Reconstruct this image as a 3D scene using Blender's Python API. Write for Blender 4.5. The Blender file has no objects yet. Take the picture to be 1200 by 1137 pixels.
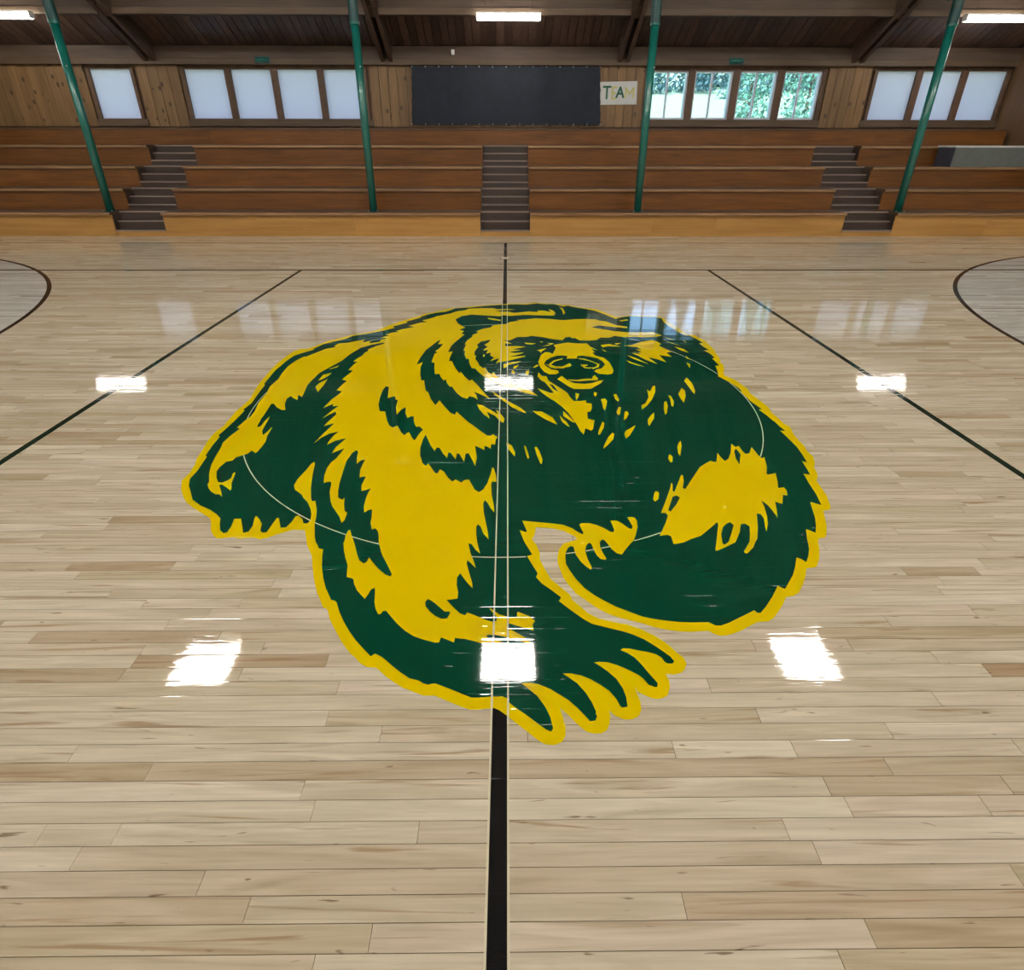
# Gymnasium floor with a painted bear emblem, bleachers behind. Units are metres; court centre line is x = 0.
import bpy, bmesh, math, random
from mathutils import Vector, Matrix
from mathutils.geometry import delaunay_2d_cdt
C = bpy.context.scene.collection
scn = bpy.context.scene
PI = math.pi

# ------------------------------------------------------------------ camera, sky, sun, exposure
cam_d = bpy.data.cameras.new('camera'); cam = bpy.data.objects.new('camera', cam_d); C.objects.link(cam)
cam_d.sensor_fit = 'HORIZONTAL'; cam_d.sensor_width = 36.0
cam_d.lens = 655.23 / 1200 * 36.0
cam_d.shift_y = -81.33 / 1200
cam_d.clip_start = 0.05; cam_d.clip_end = 400
_p, _y, _r = 0.4603, 0.0089, 0.0017
F_ = Vector((math.sin(_y) * math.cos(_p), math.cos(_y) * math.cos(_p), -math.sin(_p)))
R0 = Vector((math.cos(_y), -math.sin(_y), 0)); U0 = R0.cross(F_)
R_ = math.cos(_r) * R0 + math.sin(_r) * U0; U_ = -math.sin(_r) * R0 + math.cos(_r) * U0
m = Matrix((R_, U_, -F_)).transposed().to_4x4(); m.translation = Vector((0.0289, 0, 1.7567))
cam.matrix_world = m
scn.camera = cam

world = bpy.data.worlds.new('World'); scn.world = world; world.use_nodes = True
wn = world.node_tree; bg = wn.nodes['Background']
sky = wn.nodes.new('ShaderNodeTexSky'); sky.sky_type = 'NISHITA'; sky.sun_disc = False
sky.sun_elevation = math.radians(48); sky.sun_rotation = math.radians(200); sky.air_density = 1.2; sky.dust_density = 1.5
wn.links.new(sky.outputs['Color'], bg.inputs['Color']); bg.inputs['Strength'].default_value = 0.6
sun_d = bpy.data.lights.new('sun', 'SUN'); sun = bpy.data.objects.new('sun', sun_d); C.objects.link(sun)
sun_d.energy = 8.5; sun_d.angle = 0.01; sun_d.color = (0.78, 0.93, 1.0)
sun.location = (-10, -20, 30)
sun.rotation_euler = Vector((0.35, 0.75, -0.85)).to_track_quat('-Z', 'Y').to_euler()
vs = scn.view_settings
vs.view_transform = 'Standard'; vs.look = 'None'; vs.exposure = 0.0; vs.gamma = 1.0; vs.use_curve_mapping = False

# ------------------------------------------------------------------ dimensions (metres)
PITCH = 0.058263; ROW0 = 1.50619            # maple strip width, one strip joint
YC = 3.877                                  # court centre
YF = 11.633; RUN = 0.61; ZD = 0.445; RISE = 0.391   # bleacher front, run, deck height, rise
YW = 14.68; SL = 0.55; ZE = 3.58            # wall face, roof slope, roof height at wall
XE = 11.48                                  # end of the bleachers
AISLES = [(-7.73, -6.74), (-0.50, 0.483), (6.735, 7.742)]

def roof_z(y): return ZE + SL * (YW - y) if y >= YC else ZE + SL * (YW - 2 * YC + y)

# ------------------------------------------------------------------ helpers
def link(o, parent=None):
    C.objects.link(o)
    if parent: o.parent = parent
    return o
def tag(o, label=None, cat=None, group=None, kind=None):
    if label: o['label'] = label
    if cat: o['category'] = cat
    if group: o['group'] = group
    if kind: o['kind'] = kind
    return o
def empty(name, loc=(0, 0, 0), rz=0):
    o = bpy.data.objects.new(name, None); o.empty_display_size = 0.1
    o.location = loc; o.rotation_euler = (0, 0, rz); return link(o)
class MB:
    def __init__(s): s.v = []; s.f = []
    def box(s, x0, x1, y0, y1, z0, z1):
        n = len(s.v)
        s.v += [(x0,y0,z0),(x1,y0,z0),(x1,y1,z0),(x0,y1,z0),(x0,y0,z1),(x1,y0,z1),(x1,y1,z1),(x0,y1,z1)]
        s.f += [tuple(n+i for i in q) for q in ((0,3,2,1),(4,5,6,7),(0,1,5,4),(1,2,6,5),(2,3,7,6),(3,0,4,7))]
        return s
    def hexa(s, pts):       # 8 points, same order as box
        n = len(s.v); s.v += [tuple(p) for p in pts]
        s.f += [tuple(n+i for i in q) for q in ((0,3,2,1),(4,5,6,7),(0,1,5,4),(1,2,6,5),(2,3,7,6),(3,0,4,7))]
        return s
    def cyl(s, p0, p1, r0, r1=None, n=16, caps=True):
        r1 = r0 if r1 is None else r1
        p0 = Vector(p0); p1 = Vector(p1); d = (p1 - p0).normalized()
        a = d.orthogonal().normalized(); b = d.cross(a); k = len(s.v)
        for i in range(n):
            t = 2 * PI * i / n; o = a * math.cos(t) + b * math.sin(t)
            s.v.append(tuple(p0 + o * r0)); s.v.append(tuple(p1 + o * r1))
        for i in range(n):
            j = (i + 1) % n
            s.f.append((k+2*i, k+2*j, k+2*j+1, k+2*i+1))
        if caps:
            s.f.append(tuple(k+2*i for i in range(n))[::-1]); s.f.append(tuple(k+2*i+1 for i in range(n)))
        return s
    def mesh(s, name, mat, bevel=0, smooth=False):
        me = bpy.data.meshes.new(name); me.from_pydata(s.v, [], s.f); me.update()
        bm = bmesh.new(); bm.from_mesh(me)
        bmesh.ops.recalc_face_normals(bm, faces=bm.faces)
        if bevel: bmesh.ops.bevel(bm, geom=bm.edges[:], offset=bevel, segments=2, affect='EDGES', profile=0.6)
        bm.to_mesh(me); bm.free()
        if smooth: me.shade_smooth()
        me.materials.append(mat); return me
    def build(s, name, mat, parent=None, bevel=0, smooth=False):
        return link(bpy.data.objects.new(name, s.mesh(name, mat, bevel, smooth)), parent)
def box(name, mat, parent, x0, x1, y0, y1, z0, z1, bevel=0.0):
    return MB().box(x0, x1, y0, y1, z0, z1).build(name, mat, parent, bevel)

# ------------------------------------------------------------------ materials
def newmat(name):
    mt = bpy.data.materials.new(name); mt.use_nodes = True
    nt = mt.node_tree; return mt, nt, nt.nodes['Principled BSDF']
def plain(name, col, rough=0.5, metal=0.0, spec=0.5, var=0.0, coat=0.0, emit=None):
    mt, nt, b = newmat(name)
    b.inputs['Roughness'].default_value = rough; b.inputs['Metallic'].default_value = metal
    b.inputs['Specular IOR Level'].default_value = spec; b.inputs['Coat Weight'].default_value = coat
    b.inputs['Base Color'].default_value = (*col, 1)
    if var:
        g = nt.nodes.new('ShaderNodeNewGeometry'); n = nt.nodes.new('ShaderNodeTexNoise'); n.inputs['Scale'].default_value = 6; n.inputs['Detail'].default_value = 6
        nt.links.new(g.outputs['Position'], n.inputs['Vector'])
        r = nt.nodes.new('ShaderNodeValToRGB')
        r.color_ramp.elements[0].position = 0.3; r.color_ramp.elements[1].position = 0.7
        r.color_ramp.elements[0].color = (*[c * (1 - var) for c in col], 1); r.color_ramp.elements[1].color = (*[min(1, c * (1 + var)) for c in col], 1)
        nt.links.new(n.outputs['Fac'], r.inputs['Fac']); nt.links.new(r.outputs['Color'], b.inputs['Base Color'])
    if emit:
        b.inputs['Emission Color'].default_value = (*emit[:3], 1); b.inputs['Emission Strength'].default_value = emit[3]
    return mt
def math_node(nt, op, a, b=None, c=None):
    n = nt.nodes.new('ShaderNodeMath'); n.operation = op
    for i, v in enumerate((a, b, c)):
        if v is None: continue
        if isinstance(v, (int, float)): n.inputs[i].default_value = v
        else: nt.links.new(v, n.inputs[i])
    return n.outputs[0]
def mixc(nt, fac, a, b, blend='MIX'):
    n = nt.nodes.new('ShaderNodeMix'); n.data_type = 'RGBA'; n.blend_type = blend
    for sock, v in ((n.inputs['Factor'], fac), (n.inputs['A'], a), (n.inputs['B'], b)):
        if isinstance(v, (int, float)): sock.default_value = v
        elif isinstance(v, tuple): sock.default_value = (*v, 1) if len(v) == 3 else v
        else: nt.links.new(v, sock)
    return n.outputs['Result']
def ramp(nt, fac, stops):
    r = nt.nodes.new('ShaderNodeValToRGB'); e = r.color_ramp.elements
    while len(e) < len(stops): e.new(0.5)
    for i, (p, c) in enumerate(stops): e[i].position = p; e[i].color = (*c, 1)
    nt.links.new(fac, r.inputs['Fac']); return r.outputs['Color']
def wood(name, dark, light, axis=0, fine=30.0, rough=0.45, coat=0.0, knots=0.0, var=0.25, coat_rough=0.15):
    """Grain stretched along one world axis; every board shifts the grain and its tone by its object's random number."""
    mt, nt, b = newmat(name); L = nt.links
    g = nt.nodes.new('ShaderNodeNewGeometry'); oi = nt.nodes.new('ShaderNodeObjectInfo')
    off = nt.nodes.new('ShaderNodeCombineXYZ')
    for i in range(3): L.new(math_node(nt, 'MULTIPLY', oi.outputs['Random'], (37.0, 91.0, 53.0)[i]), off.inputs[i])
    add = nt.nodes.new('ShaderNodeVectorMath'); add.operation = 'ADD'; L.new(g.outputs['Position'], add.inputs[0]); L.new(off.outputs[0], add.inputs[1])
    def noise(scale, stretch, detail, dist=0.0):
        mp = nt.nodes.new('ShaderNodeVectorMath'); mp.operation = 'MULTIPLY'
        v = [scale] * 3; v[axis] = scale * stretch; mp.inputs[1].default_value = v
        L.new(add.outputs[0], mp.inputs[0])
        n = nt.nodes.new('ShaderNodeTexNoise'); n.inputs['Scale'].default_value = 1; n.inputs['Detail'].default_value = detail; n.inputs['Distortion'].default_value = dist
        L.new(mp.outputs[0], n.inputs['Vector']); return n.outputs['Fac']
    n1 = noise(fine, 0.04, 4, 0.6); n2 = noise(fine * 0.15, 0.2, 3, 1.5)
    f = math_node(nt, 'ADD', math_node(nt, 'MULTIPLY', n1, 0.6), math_node(nt, 'MULTIPLY', n2, 0.4))
    col = ramp(nt, f, [(0.32, dark), (0.66, light)])
    tone = math_node(nt, 'ADD', math_node(nt, 'MULTIPLY', oi.outputs['Random'], 2 * var), 1 - var)
    hsv = nt.nodes.new('ShaderNodeHueSaturation'); L.new(col, hsv.inputs['Color']); L.new(tone, hsv.inputs['Value'])
    col = hsv.outputs['Color']
    if knots:
        v = nt.nodes.new('ShaderNodeTexVoronoi'); v.inputs['Scale'].default_value = 1.0
        mp = nt.nodes.new('ShaderNodeVectorMath'); mp.operation = 'MULTIPLY'; w = [5.2] * 3; w[axis] = 3.4; mp.inputs[1].default_value = w
        L.new(add.outputs[0], mp.inputs[0]); L.new(mp.outputs[0], v.inputs['Vector'])
        k = math_node(nt, 'LESS_THAN', v.outputs['Distance'], knots)
        col = mixc(nt, math_node(nt, 'MULTIPLY', k, 0.8), col, tuple(c * 0.22 for c in dark))
    L.new(col, b.inputs['Base Color'])
    b.inputs['Roughness'].default_value = rough; b.inputs['Coat Weight'].default_value = coat; b.inputs['Coat Roughness'].default_value = coat_rough
    bp = nt.nodes.new('ShaderNodeBump'); bp.inputs['Strength'].default_value = 0.25; bp.inputs['Distance'].default_value = 0.002
    L.new(f, bp.inputs['Height']); L.new(bp.outputs['Normal'], b.inputs['Normal'])
    return mt

# varnish relief shared by bare and painted strips: cupped strips, tiny tilt per strip, finish ripple
fg = bpy.data.node_groups.new('varnish_relief', 'ShaderNodeTree')
fg.interface.new_socket('Normal', in_out='OUTPUT', socket_type='NodeSocketVector')
def _relief():
    nt = fg; L = nt.links
    out = nt.nodes.new('NodeGroupOutput')
    g = nt.nodes.new('ShaderNodeNewGeometry'); sp = nt.nodes.new('ShaderNodeSeparateXYZ'); L.new(g.outputs['Position'], sp.inputs[0])
    u = math_node(nt, 'DIVIDE', math_node(nt, 'SUBTRACT', sp.outputs[1], ROW0 - 40 * PITCH), PITCH)
    row = math_node(nt, 'FLOOR', u); fr = math_node(nt, 'SUBTRACT', u, row)
    c = math_node(nt, 'SUBTRACT', math_node(nt, 'MULTIPLY', fr, 2), 1)          # -1..1 across the strip
    edge = math_node(nt, 'POWER', math_node(nt, 'ABSOLUTE', c), 14)
    wn_ = nt.nodes.new('ShaderNodeTexWhiteNoise'); wn_.noise_dimensions = '1D'; L.new(row, wn_.inputs['W'])
    tilt = math_node(nt, 'MULTIPLY', math_node(nt, 'MULTIPLY', math_node(nt, 'SUBTRACT', wn_.outputs['Value'], 0.5), c), 0.00030)
    mp = nt.nodes.new('ShaderNodeVectorMath'); mp.operation = 'MULTIPLY'; mp.inputs[1].default_value = (3.5, 42, 1); L.new(g.outputs['Position'], mp.inputs[0])
    n = nt.nodes.new('ShaderNodeTexNoise'); n.inputs['Scale'].default_value = 1; n.inputs['Detail'].default_value = 3; L.new(mp.outputs[0], n.inputs['Vector'])
    rip = math_node(nt, 'MULTIPLY', n.outputs['Fac'], 0.00028)
    mp2 = nt.nodes.new('ShaderNodeCombineXYZ'); L.new(math_node(nt, 'MULTIPLY', sp.outputs[0], 2.2), mp2.inputs[0]); L.new(math_node(nt, 'MULTIPLY', row, 7.31), mp2.inputs[1])
    n2 = nt.nodes.new('ShaderNodeTexNoise'); n2.inputs['Scale'].default_value = 1; n2.inputs['Detail'].default_value = 4; L.new(mp2.outputs[0], n2.inputs['Vector'])
    seam = math_node(nt, 'MULTIPLY', math_node(nt, 'MAXIMUM', math_node(nt, 'SUBTRACT', n2.outputs['Fac'], 0.46), 0.0), 0.0011)
    h = math_node(nt, 'SUBTRACT', math_node(nt, 'ADD', rip, tilt), math_node(nt, 'MULTIPLY', edge, seam))
    bp = nt.nodes.new('ShaderNodeBump'); bp.inputs['Strength'].default_value = 1.0; bp.inputs['Distance'].default_value = 1.0
    L.new(h, bp.inputs['Height']); L.new(bp.outputs['Normal'], out.inputs[0])
_relief()
def varnish(nt, b, gloss=1.0):
    g = nt.nodes.new('ShaderNodeGroup'); g.node_tree = fg
    nt.links.new(g.outputs[0], b.inputs['Coat Normal'])
    b.inputs['Coat Weight'].default_value = gloss; b.inputs['Coat Roughness'].default_value = 0.035; b.inputs['Coat IOR'].default_value = 1.55
    b.inputs['Roughness'].default_value = 0.6; b.inputs['Specular IOR Level'].default_value = 0.0
def paint(name, col):
    mt, nt, b = newmat(name); b.inputs['Base Color'].default_value = (*col, 1); varnish(nt, b); return mt
def maple():
    mt, nt, b = newmat('maple_strip'); L = nt.links
    g = nt.nodes.new('ShaderNodeNewGeometry'); sp = nt.nodes.new('ShaderNodeSeparateXYZ'); L.new(g.outputs['Position'], sp.inputs[0])
    at = nt.nodes.new('ShaderNodeAttribute'); at.attribute_name = 'tone'; at2 = nt.nodes.new('ShaderNodeAttribute'); at2.attribute_name = 'seed'
    def nz(sx, sy, detail, dist, k):
        cb = nt.nodes.new('ShaderNodeCombineXYZ')
        L.new(math_node(nt, 'MULTIPLY', math_node(nt, 'ADD', sp.outputs[0], math_node(nt, 'MULTIPLY', at2.outputs['Fac'], 40.0)), sx), cb.inputs[0])
        L.new(math_node(nt, 'MULTIPLY', sp.outputs[1], sy), cb.inputs[1]); L.new(math_node(nt, 'MULTIPLY', at2.outputs['Fac'], k), cb.inputs[2])
        n = nt.nodes.new('ShaderNodeTexNoise'); n.inputs['Scale'].default_value = 1; n.inputs['Detail'].default_value = detail; n.inputs['Distortion'].default_value = dist
        L.new(cb.outputs[0], n.inputs['Vector']); return n.outputs['Fac']
    grain = nz(3.0, 110, 5, 0.4, 9); broad = nz(1.6, 22, 3, 1.2, 23); stain = nz(1.1, 30, 4, 1.5, 71); fleck = nz(7.0, 60, 2, 0.8, 31)
    base = ramp(nt, at.outputs['Fac'], [(0.0, [(0.70, 0.63, 0.505), (0.625, 0.545, 0.415), (0.525, 0.435, 0.305), (0.39, 0.275, 0.16)][0]), (0.35, [(0.70, 0.63, 0.505), (0.625, 0.545, 0.415), (0.525, 0.435, 0.305), (0.39, 0.275, 0.16)][1]), (0.7, [(0.70, 0.63, 0.505), (0.625, 0.545, 0.415), (0.525, 0.435, 0.305), (0.39, 0.275, 0.16)][2]), (1.0, [(0.70, 0.63, 0.505), (0.625, 0.545, 0.415), (0.525, 0.435, 0.305), (0.39, 0.275, 0.16)][3])])
    gm = math_node(nt, 'ADD', math_node(nt, 'MULTIPLY', math_node(nt, 'SUBTRACT', grain, 0.5), 0.32), math_node(nt, 'MULTIPLY', math_node(nt, 'SUBTRACT', broad, 0.5), 0.75))
    hsv = nt.nodes.new('ShaderNodeHueSaturation'); L.new(base, hsv.inputs['Color']); L.new(math_node(nt, 'ADD', gm, 1.0), hsv.inputs['Value'])
    L.new(math_node(nt, 'ADD', 1.0, math_node(nt, 'MULTIPLY', gm, -0.7)), hsv.inputs['Saturation'])
    hue = math_node(nt, 'FRACT', math_node(nt, 'MULTIPLY', at2.outputs['Fac'], 17.0))
    tinted = mixc(nt, hue, (1.01, 0.965, 0.945), (0.99, 0.985, 0.92)); base2 = mixc(nt, 1.0, hsv.outputs['Color'], tinted, 'MULTIPLY')
    s1 = ramp(nt, stain, [(0.60, (0, 0, 0)), (0.70, (0.75, 0.75, 0.75))])
    col = mixc(nt, s1, base2, (0.33, 0.21, 0.105))
    s2 = ramp(nt, fleck, [(0.70, (0, 0, 0)), (0.76, (0.8, 0.8, 0.8))])
    col = mixc(nt, s2, col, (0.17, 0.10, 0.05))
    # grey-white stain inside the three-point arcs
    inside = None
    for sx in (-1, 1):
        dx = math_node(nt, 'SUBTRACT', sp.outputs[0], sx * 10.87); dy = math_node(nt, 'SUBTRACT', sp.outputs[1], YC)
        d = math_node(nt, 'SQRT', math_node(nt, 'ADD', math_node(nt, 'MULTIPLY', dx, dx), math_node(nt, 'MULTIPLY', dy, dy)))
        k = math_node(nt, 'LESS_THAN', d, 5.99); inside = k if inside is None else math_node(nt, 'MAXIMUM', inside, k)
    bw = nt.nodes.new('ShaderNodeRGBToBW'); L.new(col, bw.inputs[0])
    gray = mixc(nt, 1.0, bw.outputs[0], (1.12, 1.12, 1.06), 'MULTIPLY')
    col = mixc(nt, math_node(nt, 'MULTIPLY', inside, 0.75), col, gray)
    L.new(col, b.inputs['Base Color']); varnish(nt, b); return mt

M = {}
M['maple'] = maple()
M['joint'] = plain('floor_joint', (0.035, 0.022, 0.012), 0.8)
M['black'] = paint('black_line_paint', (0.010, 0.010, 0.010))
M['brown_line'] = paint('dark_brown_line_paint', (0.018, 0.011, 0.008))
M['green_line'] = paint('dark_green_line_paint', (0.011, 0.026, 0.015))
M['cream'] = paint('bare_wood_line', (0.72, 0.66, 0.47))
M['yellow'] = paint('yellow_emblem_paint', (0.76, 0.545, 0.0))
M['green'] = paint('green_emblem_paint', (0.0012, 0.047, 0.024))
M['ply'] = wood('varnished_plywood', (0.35, 0.175, 0.042), (0.50, 0.275, 0.078), 0, 14, 0.35, 0.3, var=0.10)
M['riser'] = wood('stained_riser_fir', (0.098, 0.034, 0.005), (0.20, 0.072, 0.012), 0, 26, 0.38, 0.35, var=0.14)
M['seat'] = wood('dull_seat_fir', (0.070, 0.038, 0.018), (0.12, 0.066, 0.031), 0, 26, 0.5, 0.1, var=0.12)
M['seat_edge'] = wood('worn_seat_edge', (0.20, 0.105, 0.045), (0.36, 0.21, 0.10), 0, 30, 0.45, 0.2, var=0.15)
M['stair'] = wood('dark_stair_paint', (0.040, 0.025, 0.019), (0.070, 0.046, 0.037), 0, 20, 0.5, 0.1, var=0.1)
M['stair_edge'] = wood('worn_stair_edge', (0.22, 0.165, 0.14), (0.34, 0.265, 0.225), 0, 20, 0.5, 0.1, var=0.05)
M['pine'] = wood('knotty_pine', (0.15, 0.082, 0.030), (0.245, 0.144, 0.059), 2, 22, 0.5, 0.1, knots=0.17, var=0.16)
M['sill'] = wood('dull_pine_sill', (0.085, 0.053, 0.029), (0.13, 0.085, 0.047), 0, 20, 0.55, var=0.1)
M['frame'] = wood('brown_window_trim', (0.085, 0.045, 0.024), (0.135, 0.075, 0.042), 0, 25, 0.5, var=0.1)
M['roofboard'] = wood('dark_roof_board', (0.062, 0.036, 0.027), (0.115, 0.070, 0.052), 1, 24, 0.5, 0.15, var=0.35)
M['beam'] = wood('brown_beam', (0.058, 0.035, 0.022), (0.098, 0.062, 0.040), 0, 20, 0.6, var=0.1)
M['rafter'] = wood('brown_rafter', (0.060, 0.035, 0.024), (0.105, 0.064, 0.045), 1, 20, 0.6, var=0.1)
M['plywall'] = wood('brown_plywood_wall', (0.13, 0.068, 0.030), (0.18, 0.10, 0.045), 2, 10, 0.6, var=0.1)
M['wallback'] = plain('wall_board', (0.16, 0.10, 0.06), 0.8, var=0.2)
M['teal'] = plain('teal_green_enamel', (0.0035, 0.125, 0.098), 0.28, spec=0.6, var=0.12, coat=0.3)
M['teal_dark'] = plain('dark_teal_enamel', (0.006, 0.050, 0.048), 0.4, var=0.15)
M['steel'] = plain('bolt_steel', (0.6, 0.6, 0.58), 0.35, 1.0)
M['white_metal'] = plain('white_lamp_housing', (0.75, 0.75, 0.73), 0.4)
M['vinyl'] = plain('white_vinyl_frame', (0.66, 0.72, 0.84), 0.35)
M['navy'] = plain('navy_tarp', (0.008, 0.014, 0.026), 0.6, spec=0.35, var=0.25)
M['paper'] = plain('white_poster_paper', (0.62, 0.64, 0.63), 0.7, var=0.04)
M['ink_green'] = plain('green_poster_ink', (0.01, 0.13, 0.07), 0.6)
M['ink_yellow'] = plain('pale_yellow_poster_ink', (0.66, 0.62, 0.20), 0.6)
M['grey_box'] = plain('grey_laminate', (0.125, 0.145, 0.135), 0.5, var=0.10)
M['grey_box_end'] = plain('blue_grey_laminate', (0.055, 0.062, 0.088), 0.5, var=0.1)
M['brass'] = plain('pale_floor_plate', (0.55, 0.47, 0.33), 0.3, 0.3)
M['plaster'] = plain('gym_far_wall', (0.50, 0.44, 0.35), 0.8, var=0.05)
M['bark'] = plain('bark', (0.10, 0.07, 0.05), 0.9, var=0.3)
M['leaf_light'] = plain('light_green_leaf', (0.15, 0.33, 0.24), 0.6, var=0.4)
M['leaf_dark'] = plain('dark_blue_green_leaf', (0.05, 0.12, 0.13), 0.6, var=0.4)
M['lawn'] = plain('dry_lawn', (0.33, 0.46, 0.27), 0.9, var=0.2)
M['concrete'] = plain('outside_wall_siding', (0.4, 0.38, 0.34), 0.9, var=0.1)
def lamp_mat(name, s, col=(1.0, 0.96, 0.90)):
    mt, nt, b = newmat(name); b.inputs['Base Color'].default_value = (0.8, 0.8, 0.8, 1)
    b.inputs['Emission Color'].default_value = (*col, 1); b.inputs['Emission Strength'].default_value = s; return mt
M['tube'] = lamp_mat('fluorescent_diffuser', 21.0)
M['highbay'] = lamp_mat('highbay_diffuser', 78.0)
def glass_mat():
    mt, nt, b = newmat('window_glass'); nt.nodes.remove(b); out = nt.nodes['Material Output']
    t = nt.nodes.new('ShaderNodeBsdfTransparent'); t.inputs[0].default_value = (0.90, 0.96, 1.0, 1)
    gl = nt.nodes.new('ShaderNodeBsdfGlossy'); gl.inputs['Roughness'].default_value = 0.02
    fr = nt.nodes.new('ShaderNodeFresnel'); fr.inputs[0].default_value = 1.3
    mx = nt.nodes.new('ShaderNodeMixShader'); nt.links.new(fr.outputs[0], mx.inputs[0]); nt.links.new(t.outputs[0], mx.inputs[1]); nt.links.new(gl.outputs[0], mx.inputs[2])
    nt.links.new(mx.outputs[0], out.inputs[0]); return mt
M['glass'] = glass_mat()
def panel_mat():        # frosted white sheet over the window: reflects room light, lets a little daylight through
    mt, nt, b = newmat('frosted_white_sheet'); out = nt.nodes['Material Output']
    b.inputs['Base Color'].default_value = (0.68, 0.70, 0.76, 1); b.inputs['Roughness'].default_value = 0.5
    tr = nt.nodes.new('ShaderNodeBsdfTranslucent'); tr.inputs[0].default_value = (0.81, 0.77, 0.85, 1)
    mx = nt.nodes.new('ShaderNodeMixShader'); mx.inputs[0].default_value = 0.7
    nt.links.new(b.outputs[0], mx.inputs[1]); nt.links.new(tr.outputs[0], mx.inputs[2]); nt.links.new(mx.outputs[0], out.inputs[0]); return mt
M['panel'] = panel_mat()

# ------------------------------------------------------------------ the floor: maple strips
rng = random.Random(7)
floor = box('floor', M['joint'], None, -13.9, 13.9, -7.0, 14.9, -0.2, -0.012)
tag(floor, 'glossy varnished maple strip gymnasium floor', 'floor', kind='structure')
# joints read off the nearest rows: row index (from ROW0 towards the camera) -> (joint x, ...), tones left to right
KNOWN = {15: ([-0.435, 0.823], [.55, .30, .62]), 14: ([-0.31], [.62, .34, ]), 13: ([-0.636, 0.478], [.66, .42, .70]),
 12: ([-0.781, 1.382], [.45, .55, .60]), 11: ([-1.148, 0.876], [.15, .48, .25]), 10: ([-1.286, -1.075, -0.226, 0.817], [.10, .22, .18, .34, .08]),
 9: ([-0.541], [.28, .12]), 8: ([-0.59, 0.994, 1.543], [.12, .30, .62, .5]), 7: ([-1.083, 1.216], [.78, .66, .55]),
 6: ([-1.357, 0.56, 0.947, 1.672], [.2, .16, .12, .35, .45]), 5: ([1.291], [.42, .06]), 4: ([0.879], [.55, .2]), 3: ([-1.787, 1.53], [.5, .33, .2]),
 2: ([-0.578, 0.75], [.45, .1, .4]), 1: ([-1.381, -0.95, 0.45, 1.797], [.72, .5, .12, .28, .97]), 0: ([-1.37, -0.65, 0.35, 1.644], [.25, .82, .4, .3, .15])}
GAP = 0.0008
def row_boards(r):      # r: rows counted away from the camera, r = 0 starts at ROW0; negative rows are nearer
    y0 = ROW0 + r * PITCH; k = -r - 1
    rr = random.Random(1000 + r); xs = []; tones = []
    left, right = [], []
    if k in KNOWN:
        js, ts = KNOWN[k]; xs = list(js)
        x = js[-1] + rr.uniform(1.0, 1.7)
        while x < 13.8: right.append(x); x += rr.uniform(0.35, 1.7)
        x = js[0] - rr.uniform(1.0, 1.7)
        while x > -13.8: left.append(x); x -= rr.uniform(0.35, 1.7)
        ed = [-13.8] + left[::-1] + xs + right + [13.8]
        n0 = len(left); out = []
        for i in range(len(ed) - 1):
            j = i - n0
            t = ts[j] if 0 <= j < len(ts) else min(.8, max(0, rr.gauss(.38, .14)))
            out.append((ed[i], ed[i + 1], y0, t, rr.random()))
        return out
    x = -13.8; out = []
    while x < 13.8:
        w = rr.choice((rr.uniform(0.25, 0.8), rr.uniform(0.6, 1.9))); x1 = min(13.8, x + w)
        t = min(1, max(0, rr.gauss(.38, .19))) if rr.random() > .03 else rr.uniform(.65, .88)
        out.append((x, x1, y0, t, rr.random())); x = x1
    return out
def put_attr(me, tones, seeds):
    a = me.attributes.new('tone', 'FLOAT', 'FACE'); a.data.foreach_set('value', tones)
    a = me.attributes.new('seed', 'FLOAT', 'FACE'); a.data.foreach_set('value', seeds)
R_NEAR0, R_NEAR1 = -16, 24
fv, ff, ft, fs = [], [], [], []
n_ind = 0
for r in range(int((-6.9 - ROW0) / PITCH), int((YF + 0.3 - ROW0) / PITCH) + 1):
    for (x0, x1, y0, t, sd) in row_boards(r):
        yc = y0 + PITCH / 2
        half = 0.62 + 0.93 * yc + 0.12
        near = R_NEAR0 <= r <= R_NEAR1 and x1 > -half and x0 < half + 0.06
        a, b_, c, d = x0 + GAP, x1 - GAP, y0 + GAP, y0 + PITCH - GAP
        if near and n_ind < 300:
            mb = MB(); mb.v = [(a,c,0),(b_,c,0),(b_,d,0),(a,d,0),(a,c,-.012),(b_,c,-.012),(b_,d,-.012),(a,d,-.012)]
            mb.f = [(0,1,2,3),(0,4,5,1),(1,5,6,2),(2,6,7,3),(3,7,4,0)]
            me = bpy.data.meshes.new('plank'); me.from_pydata(mb.v, [], mb.f); me.materials.append(M['maple'])
            put_attr(me, [t] * 5, [sd] * 5)
            link(bpy.data.objects.new('plank', me), floor); n_ind += 1
        else:
            k = len(fv); fv += [(a,c,0),(b_,c,0),(b_,d,0),(a,d,0),(a,c,-.012),(b_,c,-.012)]
            ff += [(k,k+1,k+2,k+3),(k,k+4,k+5,k+1)]; ft += [t, t]; fs += [sd, sd]
me = bpy.data.meshes.new('plank_field'); me.from_pydata(fv, [], ff); me.materials.append(M['maple']); put_attr(me, ft, fs)
tag(link(bpy.data.objects.new('plank_field', me), floor), kind='stuff')

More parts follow.
